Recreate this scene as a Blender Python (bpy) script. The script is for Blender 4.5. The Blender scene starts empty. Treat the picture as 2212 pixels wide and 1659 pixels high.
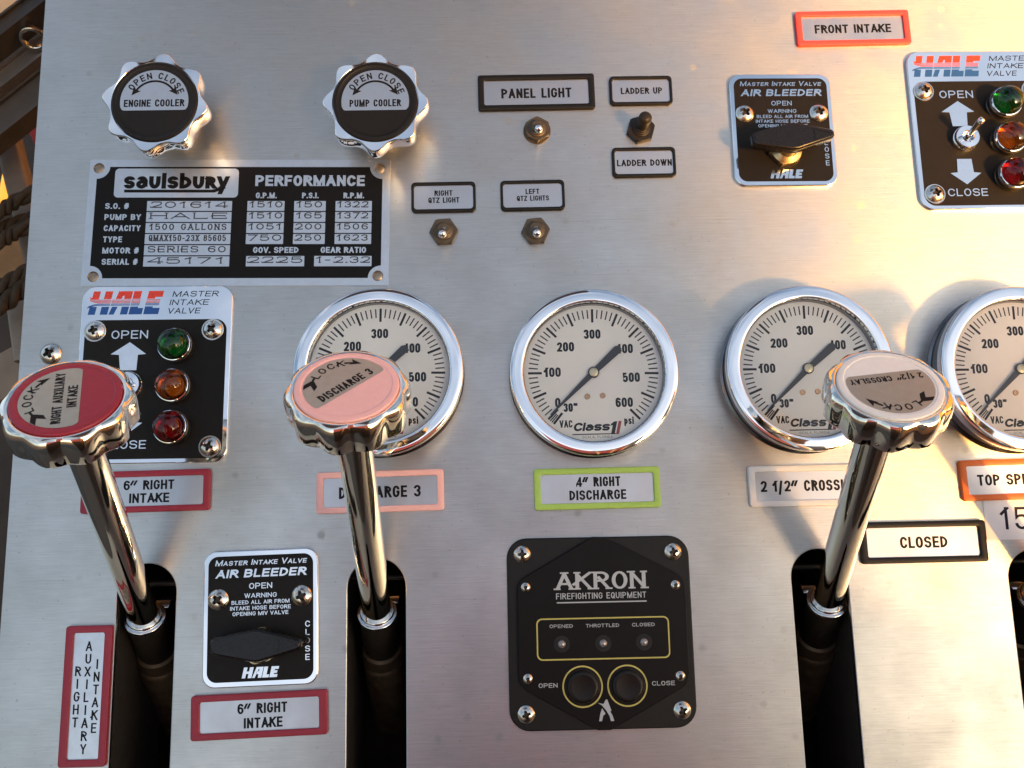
import bpy, math, random
from mathutils import Vector, Matrix
from mathutils.geometry import tessellate_polygon

random.seed(7)
R = math.radians
sc = bpy.context.scene
COL = sc.collection
MM = 0.001

# ------------------------------------------------------------------ frame of the leaning panel
LEAN = R(42)                       # the panel leans back from the upright by this much
PX = Vector((1, 0, 0))             # to the right along the panel
PY = Vector((0, math.sin(LEAN), math.cos(LEAN)))      # up along the panel
PZ = Vector((0, -math.cos(LEAN), math.sin(LEAN)))     # out of the panel
ORIGIN = Vector((0, 0, 2.30))


def pmat(x=0, y=0, h=0, rot=0, axes=None):
    """matrix of a frame standing on the panel at x, y, h (mm)"""
    ax, ay, az = axes or (PX, PY, PZ)
    o = ORIGIN + (PX * x + PY * y + PZ * h) * MM
    m = Matrix(((ax.x, ay.x, az.x, o.x), (ax.y, ay.y, az.y, o.y), (ax.z, ay.z, az.z, o.z), (0, 0, 0, 1)))
    return m @ Matrix.Rotation(R(rot), 4, 'Z')


def pdir(v):
    return PX * v[0] + PY * v[1] + PZ * v[2]


# ------------------------------------------------------------------ camera
cd = bpy.data.cameras.new('camera')
cam = bpy.data.objects.new('camera', cd)
COL.objects.link(cam)
sc.camera = cam
cd.sensor_width = 36
cd.lens = 1912 / 2212 * 36
cd.clip_start = 0.02
cd.clip_end = 4000
cx_, cy_, cz_ = pdir((.99952, -.02471, .01845)), -pdir((-.02118, -.98494, -.1716)), -pdir((.02241, .17113, -.98499))
cpos = ORIGIN + PZ * 0.680
cam.matrix_world = Matrix(((cx_.x, cy_.x, cz_.x, cpos.x), (cx_.y, cy_.y, cz_.y, cpos.y), (cx_.z, cy_.z, cz_.z, cpos.z), (0, 0, 0, 1)))
cd.dof.use_dof = True
cd.dof.focus_distance = 0.66
cd.dof.aperture_fstop = 15

# ------------------------------------------------------------------ sun and sky
SUN = pdir((.505, -.449, .739)).normalized()
elev = math.asin(SUN.z)
azim = math.atan2(SUN.x, SUN.y)
world = bpy.data.worlds.new('World')
sc.world = world
world.use_nodes = True
wn = world.node_tree
bg = wn.nodes['Background']
sky = wn.nodes.new('ShaderNodeTexSky')
sky.sky_type = 'NISHITA'
sky.sun_disc = False
sky.sun_elevation = elev
sky.sun_rotation = azim
sky.altitude = 200
sky.air_density = 1.0
sky.dust_density = 4.0
sky.ozone_density = 1.2
# thin broken cloud over the whole sky
tc = wn.nodes.new('ShaderNodeTexCoord')
mp = wn.nodes.new('ShaderNodeMapping')
mp.inputs['Scale'].default_value = (1, 1, 2.2)
cn = wn.nodes.new('ShaderNodeTexNoise')
cn.inputs['Scale'].default_value = 3.2
cn.inputs['Detail'].default_value = 7
cn.inputs['Roughness'].default_value = .58
cr = wn.nodes.new('ShaderNodeValToRGB')
cr.color_ramp.elements[0].position = .40
cr.color_ramp.elements[0].color = (.0, .0, .0, 1)
cr.color_ramp.elements[1].position = .68
cr.color_ramp.elements[1].color = (.30, .30, .30, 1)
hs = wn.nodes.new('ShaderNodeMix')
hs.data_type = 'RGBA'
hs.inputs[7].default_value = (4.6, 4.7, 5.0, 1)
wn.links.new(tc.outputs['Generated'], mp.inputs['Vector'])
wn.links.new(mp.outputs[0], cn.inputs['Vector'])
wn.links.new(cn.outputs['Fac'], cr.inputs[0])
wn.links.new(cr.outputs[0], hs.inputs[0])
wn.links.new(sky.outputs[0], hs.inputs[6])
wn.links.new(hs.outputs[2], bg.inputs['Color'])
bg.inputs['Strength'].default_value = 0.15

sl = bpy.data.lights.new('sun', 'SUN')
sl.energy = 5.0
sl.angle = R(5)
sl.color = (1.0, .44, .09)
so = bpy.data.objects.new('sun', sl)
COL.objects.link(so)
so.rotation_euler = SUN.to_track_quat('Z', 'Y').to_euler()

sc.view_settings.view_transform = 'Standard'
sc.view_settings.look = 'None'
sc.view_settings.exposure = 1.42
sc.view_settings.gamma = 1
sc.cycles.max_bounces = 8
sc.cycles.glossy_bounces = 5
sc.cycles.use_denoising = True

# ------------------------------------------------------------------ materials
MATS = {}


def mat(name, col, rough=.5, metal=0., spec=.5, coat=0., aniso=0., noise=None, bump=None, trans=0., ior=1.45, sss=0.):
    if name in MATS:
        return MATS[name]
    m = bpy.data.materials.new(name)
    m.use_nodes = True
    nt = m.node_tree
    b = nt.nodes['Principled BSDF']
    b.inputs['Base Color'].default_value = (*col, 1)
    b.inputs['Roughness'].default_value = rough
    b.inputs['Metallic'].default_value = metal
    b.inputs['Specular IOR Level'].default_value = spec
    b.inputs['Coat Weight'].default_value = coat
    b.inputs['IOR'].default_value = ior
    b.inputs['Transmission Weight'].default_value = trans
    b.inputs['Anisotropic'].default_value = aniso
    if sss:
        b.inputs['Subsurface Weight'].default_value = sss
        b.inputs['Subsurface Scale'].default_value = .004
    co = nt.nodes.new('ShaderNodeTexCoord')
    if aniso:
        b.inputs['Anisotropic Rotation'].default_value = .25
        tg = nt.nodes.new('ShaderNodeTangent')
        tg.direction_type = 'UV_MAP'
        tg.uv_map = 'UVMap'
        nt.links.new(tg.outputs[0], b.inputs['Tangent'])
    if noise:   # (scale, amount, rough amount): slow wear in colour and gloss
        sc_, am, ra = noise
        n = nt.nodes.new('ShaderNodeTexNoise')
        n.inputs['Scale'].default_value = sc_
        n.inputs['Detail'].default_value = 6
        n.inputs['Roughness'].default_value = .62
        nt.links.new(co.outputs['Object'], n.inputs['Vector'])
        mr = nt.nodes.new('ShaderNodeMapRange')
        mr.inputs[1].default_value = .25
        mr.inputs[2].default_value = .75
        mr.inputs[3].default_value = 1 - am
        mr.inputs[4].default_value = 1 + am * .4
        nt.links.new(n.outputs['Fac'], mr.inputs[0])
        mx = nt.nodes.new('ShaderNodeMix')
        mx.data_type = 'RGBA'
        mx.blend_type = 'MULTIPLY'
        mx.inputs[0].default_value = 1
        mx.inputs[6].default_value = (*col, 1)
        nt.links.new(mr.outputs[0], mx.inputs[7])
        nt.links.new(mx.outputs[2], b.inputs['Base Color'])
        m2 = nt.nodes.new('ShaderNodeMapRange')
        m2.inputs[1].default_value = .25
        m2.inputs[2].default_value = .75
        m2.inputs[3].default_value = rough + ra
        m2.inputs[4].default_value = max(0.01, rough - ra)
        nt.links.new(n.outputs['Fac'], m2.inputs[0])
        nt.links.new(m2.outputs[0], b.inputs['Roughness'])
    if bump:    # (scale xyz, strength)
        s3, st = bump
        mpn = nt.nodes.new('ShaderNodeMapping')
        mpn.inputs['Scale'].default_value = s3
        nt.links.new(co.outputs['Object'], mpn.inputs[0])
        n2 = nt.nodes.new('ShaderNodeTexNoise')
        n2.inputs['Scale'].default_value = 1
        n2.inputs['Detail'].default_value = 4
        nt.links.new(mpn.outputs[0], n2.inputs['Vector'])
        bp_ = nt.nodes.new('ShaderNodeBump')
        bp_.inputs['Strength'].default_value = st
        bp_.inputs['Distance'].default_value = .0004
        nt.links.new(n2.outputs['Fac'], bp_.inputs['Height'])
        nt.links.new(bp_.outputs[0], b.inputs['Normal'])
    MATS[name] = m
    return m


def panel_material():
    m = mat('brushed_stainless', (.60, .595, .58), .33, 1., aniso=.75)
    nt = m.node_tree
    b = nt.nodes['Principled BSDF']
    b.inputs['Anisotropic Rotation'].default_value = .25
    co = nt.nodes.new('ShaderNodeTexCoord')

    def N(t, **k):
        n = nt.nodes.new(t)
        for a, v in k.items():
            n.inputs[a].default_value = v
        return n

    def L(a, b_):
        nt.links.new(a, b_)

    def noise(scale, vec, detail=5, rough=.6):
        mpn = N('ShaderNodeMapping')
        mpn.inputs['Scale'].default_value = vec
        L(co.outputs['Object'], mpn.inputs[0])
        n = N('ShaderNodeTexNoise', Scale=scale, Detail=detail, Roughness=rough)
        L(mpn.outputs[0], n.inputs['Vector'])
        return n

    def rng(src, a, b_, c, d):
        r = N('ShaderNodeMapRange')
        for i, v in enumerate((a, b_, c, d)):
            r.inputs[i + 1].default_value = v
        L(src, r.inputs[0])
        return r.outputs[0]

    def mul(a, c, op='MULTIPLY'):
        q = nt.nodes.new('ShaderNodeMath')
        q.operation = op
        for i, v in enumerate((a, c)):
            if isinstance(v, (int, float)):
                q.inputs[i].default_value = v
            else:
                L(v, q.inputs[i])
        return q.outputs[0]
    cloud = noise(14, (1, 1, 1), 7, .62)           # blotchy film of grime
    fine = noise(1, (60, 900, 900), 3, .6)          # brushing, grain along x
    fine2 = noise(1, (14, 2600, 2600), 2, .5)
    speck = noise(330, (1, 1, 1), 2, .5)            # tiny specks
    speck2 = noise(90, (1, 1, 1), 4, .6)
    # dried water spots
    vo = N('ShaderNodeTexVoronoi', Scale=46)
    vo.inputs['Randomness'].default_value = 1
    L(co.outputs['Object'], vo.inputs['Vector'])
    spot = rng(mul(vo.outputs['Distance'], mul(speck2.outputs['Fac'], .25), 'ADD'), .20, .30, 1, 0)
    sep = nt.nodes.new('ShaderNodeSeparateColor')
    L(vo.outputs['Color'], sep.inputs[0])
    pick = rng(sep.outputs[0], .45, .95, 0, 1)
    sp = mul(mul(spot, pick), .14)
    v = mul(rng(cloud.outputs['Fac'], .3, .7, .86, 1.05), rng(fine.outputs['Fac'], .3, .7, .925, 1.06))
    v = mul(v, rng(fine2.outputs['Fac'], .3, .7, .94, 1.05))
    v = mul(v, rng(speck.outputs['Fac'], .68, .74, 1, .78))
    v = mul(v, mul(1.0, sp, 'SUBTRACT'))
    mx = nt.nodes.new('ShaderNodeMix')
    mx.data_type = 'RGBA'
    mx.blend_type = 'MULTIPLY'
    mx.inputs[0].default_value = 1
    mx.inputs[6].default_value = (.545, .54, .515, 1)
    L(v, mx.inputs[7])
    L(mx.outputs[2], b.inputs['Base Color'])
    for ang_, th in ((.35, .735), (-.9, .75), (1.35, .745)):
        ms = N('ShaderNodeMapping')
        ms.inputs['Rotation'].default_value = (0, 0, ang_)
        ms.inputs['Scale'].default_value = (9, 900, 1)
        L(co.outputs['Object'], ms.inputs[0])
        ns_ = N('ShaderNodeTexNoise', Scale=1, Detail=1, Roughness=.4)
        L(ms.outputs[0], ns_.inputs['Vector'])
        v = mul(v, rng(ns_.outputs['Fac'], th, th + .03, 1, .86))
    L(v, mx.inputs[7])
    rg = mul(rng(cloud.outputs['Fac'], .3, .7, .41, .31), mul(sp, .9), 'ADD')
    L(rg, b.inputs['Roughness'])
    bp_ = N('ShaderNodeBump', Strength=.2, Distance=.0003)
    L(mul(fine.outputs['Fac'], fine2.outputs['Fac'], 'ADD'), bp_.inputs['Height'])
    L(bp_.outputs[0], b.inputs['Normal'])
    return m


def glass_material():
    m = bpy.data.materials.new('thin_glass')
    m.use_nodes = True
    nt = m.node_tree
    nt.nodes.remove(nt.nodes['Principled BSDF'])
    out = nt.nodes['Material Output']
    tr = nt.nodes.new('ShaderNodeBsdfTransparent')
    tr.inputs[0].default_value = (.99, .99, .98, 1)
    gl = nt.nodes.new('ShaderNodeBsdfGlossy')
    gl.inputs['Roughness'].default_value = .02
    fr = nt.nodes.new('ShaderNodeFresnel')
    fr.inputs[0].default_value = 1.5
    mx = nt.nodes.new('ShaderNodeMixShader')
    nt.links.new(fr.outputs[0], mx.inputs[0])
    nt.links.new(tr.outputs[0], mx.inputs[1])
    nt.links.new(gl.outputs[0], mx.inputs[2])
    nt.links.new(mx.outputs[0], out.inputs['Surface'])
    return m


STEEL = panel_material()
GLASS = glass_material()
CHROME = mat('chrome', (.86, .86, .87), .05, 1., noise=(60, .05, .03))
CHROME_R = mat('worn_chrome', (.80, .80, .80), .13, 1., noise=(90, .10, .06))
STEEL_S = mat('screw_steel', (.66, .63, .58), .22, 1., noise=(200, .12, .05))
RECESS = mat('screw_recess', (.05, .04, .03), .5, .6)  # faces inside the cross coloured dark, shade of the depth put into the colour
ALU = mat('brushed_aluminium', (.55, .545, .55), .34, 1., aniso=.5, noise=(60, .08, .05))
ALU_P = mat('plate_aluminium', (.62, .63, .64), .34, 1., noise=(120, .10, .06))
BLACK_P = mat('black_plastic', (.007, .0065, .006), .42, spec=.28, noise=(300, .15, .05), bump=((2500, 2500, 2500), .12))
BLACK_E = mat('black_enamel', (.005, .0045, .004), .40, spec=.18, noise=(200, .2, .05))
BLACK_C = mat('black_wrinkle_enamel', (.009, .0075, .006), .50, spec=.2, noise=(200, .2, .05), bump=((1500, 1500, 1500), .25))
BLACK_R = mat('black_rubber', (.018, .014, .010), .45, spec=.35, noise=(250, .3, .08))
BOOT = mat('aged_brass_boot', (.105, .080, .055), .42, .55, noise=(300, .35, .1))
INK = mat('black_ink', (.006, .006, .007), .5, spec=.2)
WHITE_INK = mat('grey_white_ink', (.42, .43, .44), .5)
YELLOW = mat('yellow_ink', (.52, .43, .11), .5)
CRIMSON = mat('crimson_plastic', (.29, .018, .036), .42, noise=(300, .10, .05), bump=((1800, 1800, 1800), .1))
CORAL = mat('coral_red_plastic', (.76, .060, .055), .42, noise=(300, .08, .05), bump=((1800, 1800, 1800), .1))
PINK = mat('salmon_pink_plastic', (.88, .47, .43), .42, noise=(300, .05, .05), bump=((1800, 1800, 1800), .1))
GREEN = mat('lime_green_plastic', (.36, .55, .10), .42, noise=(300, .08, .05), bump=((1800, 1800, 1800), .1))
WHITE = mat('ivory_white_plastic', (.78, .75, .71), .42, noise=(300, .05, .05), bump=((1800, 1800, 1800), .1))
ORANGE = mat('orange_plastic', (.72, .15, .02), .42, noise=(300, .08, .05), bump=((1800, 1800, 1800), .1))
PAPER = mat('white_sticker', (.86, .85, .84), .45)
DIAL = mat('dial_white', (.90, .885, .85), .5, noise=(40, .04, .03))
BRASS = mat('brass', (.75, .55, .28), .3, 1.)
CREAM = mat('hub_cream', (.62, .55, .38), .35, .6)
LOGO_RED = mat('logo_red', (.62, .045, .02), .4)
LOGO_BLUE = mat('logo_blue', (.012, .07, .27), .4)
DARKRED = mat('dark_red_ink', (.33, .03, .03), .45)
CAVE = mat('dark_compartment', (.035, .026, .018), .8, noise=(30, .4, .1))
LEVER = mat('dull_bronze_lever', (.15, .105, .06), .5, .6, noise=(60, .5, .12))
CASE = mat('gauge_case_steel', (.20, .20, .21), .22, 1., noise=(60, .1, .05))


def lens_mat(name, col):
    return mat(name, col, .03, 0., .5, trans=1., ior=1.46)


LENS = {'green': lens_mat('green_lens', (.004, .20, .02)), 'amber': lens_mat('amber_lens', (.85, .15, .006)),
        'red': lens_mat('red_lens', (.48, .006, .008))}


# ------------------------------------------------------------------ mesh builder (millimetres in, metres out)
class MB:
    def __init__(s):
        s.v, s.f, s.m = [], [], []

    def add(s, vs, fs, mi=0, tf=None):
        o = len(s.v)
        for p in vs:
            p = Vector(p)
            if tf is not None:
                p = tf @ p
            s.v.append(p * MM)
        for f in fs:
            s.f.append([i + o for i in f])
            s.m.append(mi)
        return s

    def build(s, name, material, parent=None, sharp=35, label=None):
        me = bpy.data.meshes.new(name)
        me.from_pydata([tuple(v) for v in s.v], [], s.f)
        ms = material if isinstance(material, (list, tuple)) else [material]
        for q in ms:
            me.materials.append(q)
        me.polygons.foreach_set('material_index', s.m)
        me.polygons.foreach_set('use_smooth', [True] * len(s.f))
        uv = me.uv_layers.new(name='UVMap')
        data = []
        for l in me.loops:
            c = me.vertices[l.vertex_index].co
            data += [c.x, c.y + c.z * .3]
        uv.data.foreach_set('uv', data)
        me.update()
        me.set_sharp_from_angle(angle=R(sharp))
        big = [p for p in me.polygons if len(p.vertices) > 7]
        if big:      # large flat caps keep a crisp flat normal
            at = me.attributes.get('sharp_edge') or me.attributes.new('sharp_edge', 'BOOLEAN', 'EDGE')
            ek = {e.key: e.index for e in me.edges}
            for p in big:
                for k_ in p.edge_keys:
                    at.data[ek[k_]].value = True
        ob = bpy.data.objects.new(name, me)
        COL.objects.link(ob)
        if parent is not None:
            ob.parent = parent
        if label:
            ob['label'] = label
        return ob


def thing(name, label, cat, x, y, h=0, rot=0, group=None, axes=None):
    o = bpy.data.objects.new(name, None)
    o.empty_display_size = .02
    COL.objects.link(o)
    o.matrix_world = pmat(x, y, h, rot, axes)
    o['label'] = label
    o['category'] = cat
    if group:
        o['group'] = group
    return o


def rrect(w, h, r, n=6, x=0, y=0):
    pts = []
    for cx, cy, a in ((w / 2 - r, h / 2 - r, 0), (-w / 2 + r, h / 2 - r, 90), (-w / 2 + r, -h / 2 + r, 180), (w / 2 - r, -h / 2 + r, 270)):
        for i in range(n + 1):
            t = R(a + 90 * i / n)
            pts.append((x + cx + r * math.cos(t), y + cy + r * math.sin(t)))
    return pts


def circ(r, n=48, x=0, y=0, a0=0):
    return [(x + r * math.cos(R(a0) + 2 * math.pi * i / n), y + r * math.sin(R(a0) + 2 * math.pi * i / n)) for i in range(n)]


def inset(poly, d):
    n = len(poly)
    out = []
    for i in range(n):
        p0, p1, p2 = Vector(poly[i - 1]), Vector(poly[i]), Vector(poly[(i + 1) % n])
        a, b = (p1 - p0), (p2 - p1)
        if a.length < 1e-6 or b.length < 1e-6:
            out.append(tuple(p1))
            continue
        a.normalize()
        b.normalize()
        na, nb = Vector((-a.y, a.x)), Vector((-b.y, b.x))
        m = na + nb
        if m.length < 1e-6:
            m = na
        m.normalize()
        k = d / max(.35, m.dot(na))
        out.append(tuple(p1 + m * k))
    return out


def loops(mb, ls, mi=0, cap0=False, cap1=True, tf=None, closed=True):
    """bridge a list of (poly, z) loops of equal count"""
    n = len(ls[0][0])
    vs = [(p[0], p[1], z) for poly, z in ls for p in poly]
    fs = []
    for k in range(len(ls) - 1):
        for i in range(n):
            j = (i + 1) % n
            fs.append((k * n + i, k * n + j, (k + 1) * n + j, (k + 1) * n + i))
    if cap1:
        fs.append(tuple(range((len(ls) - 1) * n, len(ls) * n)))
    if cap0:
        fs.append(tuple(reversed(range(n))))
    mb.add(vs, fs, mi, tf)


def slab(mb, poly, z0, z1, bev=.4, mi=0, tf=None):
    ls = [(poly, z0), (poly, z1 - bev), (inset(poly, bev * .35), z1 - bev * .3), (inset(poly, bev), z1)]
    loops(mb, ls, mi, tf=tf)


def frame_ring(mb, out, inn, z0, z1, bev=.4, zi=None, mi=0):
    """a frame: outer wall up, rounded over, across the top, down the window edge"""
    zi = z0 if zi is None else zi
    ls = [(out, z0), (out, z1 - bev), (inset(out, bev * .35), z1 - bev * .3), (inset(out, bev), z1),
          (inset(inn, -bev), z1), (inset(inn, -bev * .35), z1 - bev * .3), (inn, z1 - bev), (inn, zi)]
    loops(mb, ls, mi, cap1=False)


def lathe(mb, prof, n=48, mi=0, tf=None, lobes=None, cap=True):
    """prof: list of (r, z); lobes(angle, k) gives a factor on the radius"""
    ls = []
    for k, (r, z) in enumerate(prof):
        ls.append(([((r + (lobes(2 * math.pi * i / n, k) if lobes else 0)) * math.cos(2 * math.pi * i / n),
                     (r + (lobes(2 * math.pi * i / n, k) if lobes else 0)) * math.sin(2 * math.pi * i / n)) for i in range(n)], z))
    loops(mb, ls, mi, cap1=cap, tf=tf)


def bar(mb, p0, p1, w, h, mi=0, up=(0, 0, 1)):
    p0, p1 = Vector(p0), Vector(p1)
    d = (p1 - p0).normalized()
    s = d.cross(Vector(up)).normalized()
    u = s.cross(d).normalized()
    vs = []
    for p in (p0, p1):
        for a, b in ((-1, -1), (1, -1), (1, 1), (-1, 1)):
            vs.append(p + s * a * w / 2 + u * b * h / 2)
    mb.add(vs, [(3, 2, 1, 0), (4, 5, 6, 7), (0, 1, 5, 4), (1, 2, 6, 5), (2, 3, 7, 6), (3, 0, 4, 7)], mi)


def tube(mb, p0, p1, r0, r1=None, n=24, mi=0, cap=True):
    r1 = r0 if r1 is None else r1
    p0, p1 = Vector(p0), Vector(p1)
    q = (p1 - p0).to_track_quat('Z', 'Y').to_matrix().to_4x4()
    tf = Matrix.Translation(p0) @ q
    lathe(mb, [(r0, 0), (r1, (p1 - p0).length)], n, mi, tf, cap=cap)


# ------------------------------------------------------------------ stroke lettering
G = {
    'A': '0,0 4,8|4,8 8,0|1.5,2.5 6.5,2.5', 'B': 'c0,4.2 0,8 7.4,8r 7.4,4.2r|c0,0 0,4.2 8,4.2r 8,0r', 'C': 'n8,5.6 8,8r 0,8r 0,0r 8,0r 8,2.4',
    'D': 'c0,0 0,8 8,8r 8,0r', 'E': '8,8 0,8 0,0 8,0|0,4.1 7.2,4.1', 'F': '8,8 0,8 0,0|0,4.1 7,4.1', 'G': 'n8,5.6 8,8r 0,8r 0,0r 8,0r 8,3.8 4.6,3.8',
    'H': '0,0 0,8|8,0 8,8|0,4.1 8,4.1', 'I': '0,0 0,8', 'J': 'n8,8 8,0r 0,0r 0,2.4', 'K': '0,0 0,8|8,8 .4,3.4|3,5 8.3,0', 'L': '0,8 0,0 8,0',
    'M': '0,0 0,8|0,8 4,.6|4,.6 8,8|8,8 8,0', 'N': '0,0 0,8|0,8 8,0|8,0 8,8', 'O': 'c0,0r 0,8r 8,8r 8,0r', 'P': 'c0,8 7.8,8r 7.8,3.6r 0,3.6|0,0 0,8', 'Q': 'c0,0r 0,8r 8,8r 8,0r|n5.6,1.9 8.4,0',
    'R': 'c0,8 7.8,8r 7.8,3.8r 0,3.8|0,0 0,8|4.4,3.8 8.1,0', 'S': 'n8,5.9 8,8r 0,8r 0,4.2r 8,4.2r 8,0r 0,0r 0,2.1', 'T': '0,8 8,8|4,0 4,8', 'U': '0,8 0,0r 8,0r 8,8',
    'V': '0,8 4,0|4,0 8,8', 'W': '0,8 2.1,0|2.1,0 4,7.6|4,7.6 5.9,0|5.9,0 8,8', 'X': '0,0 8,8|0,8 8,0', 'Y': '0,8 4,3.6 8,8|4,0 4,3.8', 'Z': '0,8 8,8|8,8 0,0|0,0 8,0',
    '0': 'c0,0r 0,8r 8,8r 8,0r', '1': 'n1.6,6.4 5.2,7.5|5,8 5,0', '2': 'n0,5.8 0,8r 8,8r 8,4.4r .2,0|0,0 8,0', '3': 'n0,6 0,8r 7.8,8r 7.8,4.3r 3,4.3|n3,4.3 8,4.3r 8,0r 0,0r 0,2',
    '4': '6.3,0 6.3,8|5.9,8 0,1.9|0,1.9 8.2,1.9', '5': 'n7.6,8 .6,8 .4,4.4 1,4.9r 8,5.3r 8,0r 0,0r 0,2', '6': 'n8,6.2 8,8r 0,8r 0,0r 8,0r 8,4.8r 0,4.8r 0,3.2', '7': '0,8 8,8|8,8 2.6,0',
    '8': 'c.4,4.3r .4,8r 7.6,8r 7.6,4.3r|c0,0r 0,4.3r 8,4.3r 8,0r', '9': 'n0,1.8 0,0r 8,0r 8,8r 0,8r 0,3.4r 8,3.4r 8,5', '.': '0,0 0,.1', ',': '0,.4 -.6,-1.2', '-': '0,3.4 6,3.4',
    '/': '0,-.3 6,8.3', '#': '1,0 3,8|5,0 7,8|0,2.6 8,2.6|0,5.4 8,5.4', '"': '.4,6.8 .4,8|7.6,6.8 7.6,8', '\u201d': '.6,6.9 1.6,8|6.8,6.9 7.8,8',
    'a': 'n.6,4.6 .8,5.8r 8,5.8r 8,0|c8,3.4 0,3.4r 0,0r 8,0r', 's': 'n8,4.5 8,5.8r 0,5.8r 0,2.9r 8,2.9r 8,0r 0,0r 0,1.4', 'l': '0,0 0,8', 'u': '0,5.8 0,0r 8,0r 8,5.8',
    'b': '0,8 0,0 8,0r 8,5.8r 0,5.8', 'r': '0,0 0,5.8 7.4,5.8r 7.4,2.7r 0,2.7|4,2.7 8.2,0', 'y': '0,5.8 3.8,0|8,5.8 2.6,-2.4', 'p': '0,-2.4 0,5.8 8,5.8r 8,0r 0,0', 'i': '0,0 0,5.6|0,7.9 0,8',
}
WF = {'4': 1.12, 'I': 0, 'l': 0, '.': 0, 'i': 0, '1': .74, 'M': 1.32, 'W': 1.42, 'E': .9, 'F': .86, 'L': .84, ',': .1, '-': .75, '/': .7, '"': .95, '\u201d': 1.0, 'J': .85, 'A': 1.08, 'V': 1.05,
      'T': .96, 's': .88, 'r': .85, 'p': .92, 'a': .92, 'u': .92, 'b': .95, 'y': .95}
LZ = [0]


def clip(poly, y, keep_above):
    out = []
    n = len(poly)
    for i in range(n):
        a, b_ = poly[i], poly[(i + 1) % n]
        ia = (a[1] >= y) == keep_above or abs(a[1] - y) < 1e-9
        ib = (b_[1] >= y) == keep_above or abs(b_[1] - y) < 1e-9
        if ia:
            out.append(a)
        if ia != ib:
            k = (y - a[1]) / (b_[1] - a[1])
            out.append((a[0] + (b_[0] - a[0]) * k, y))
    return out




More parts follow.
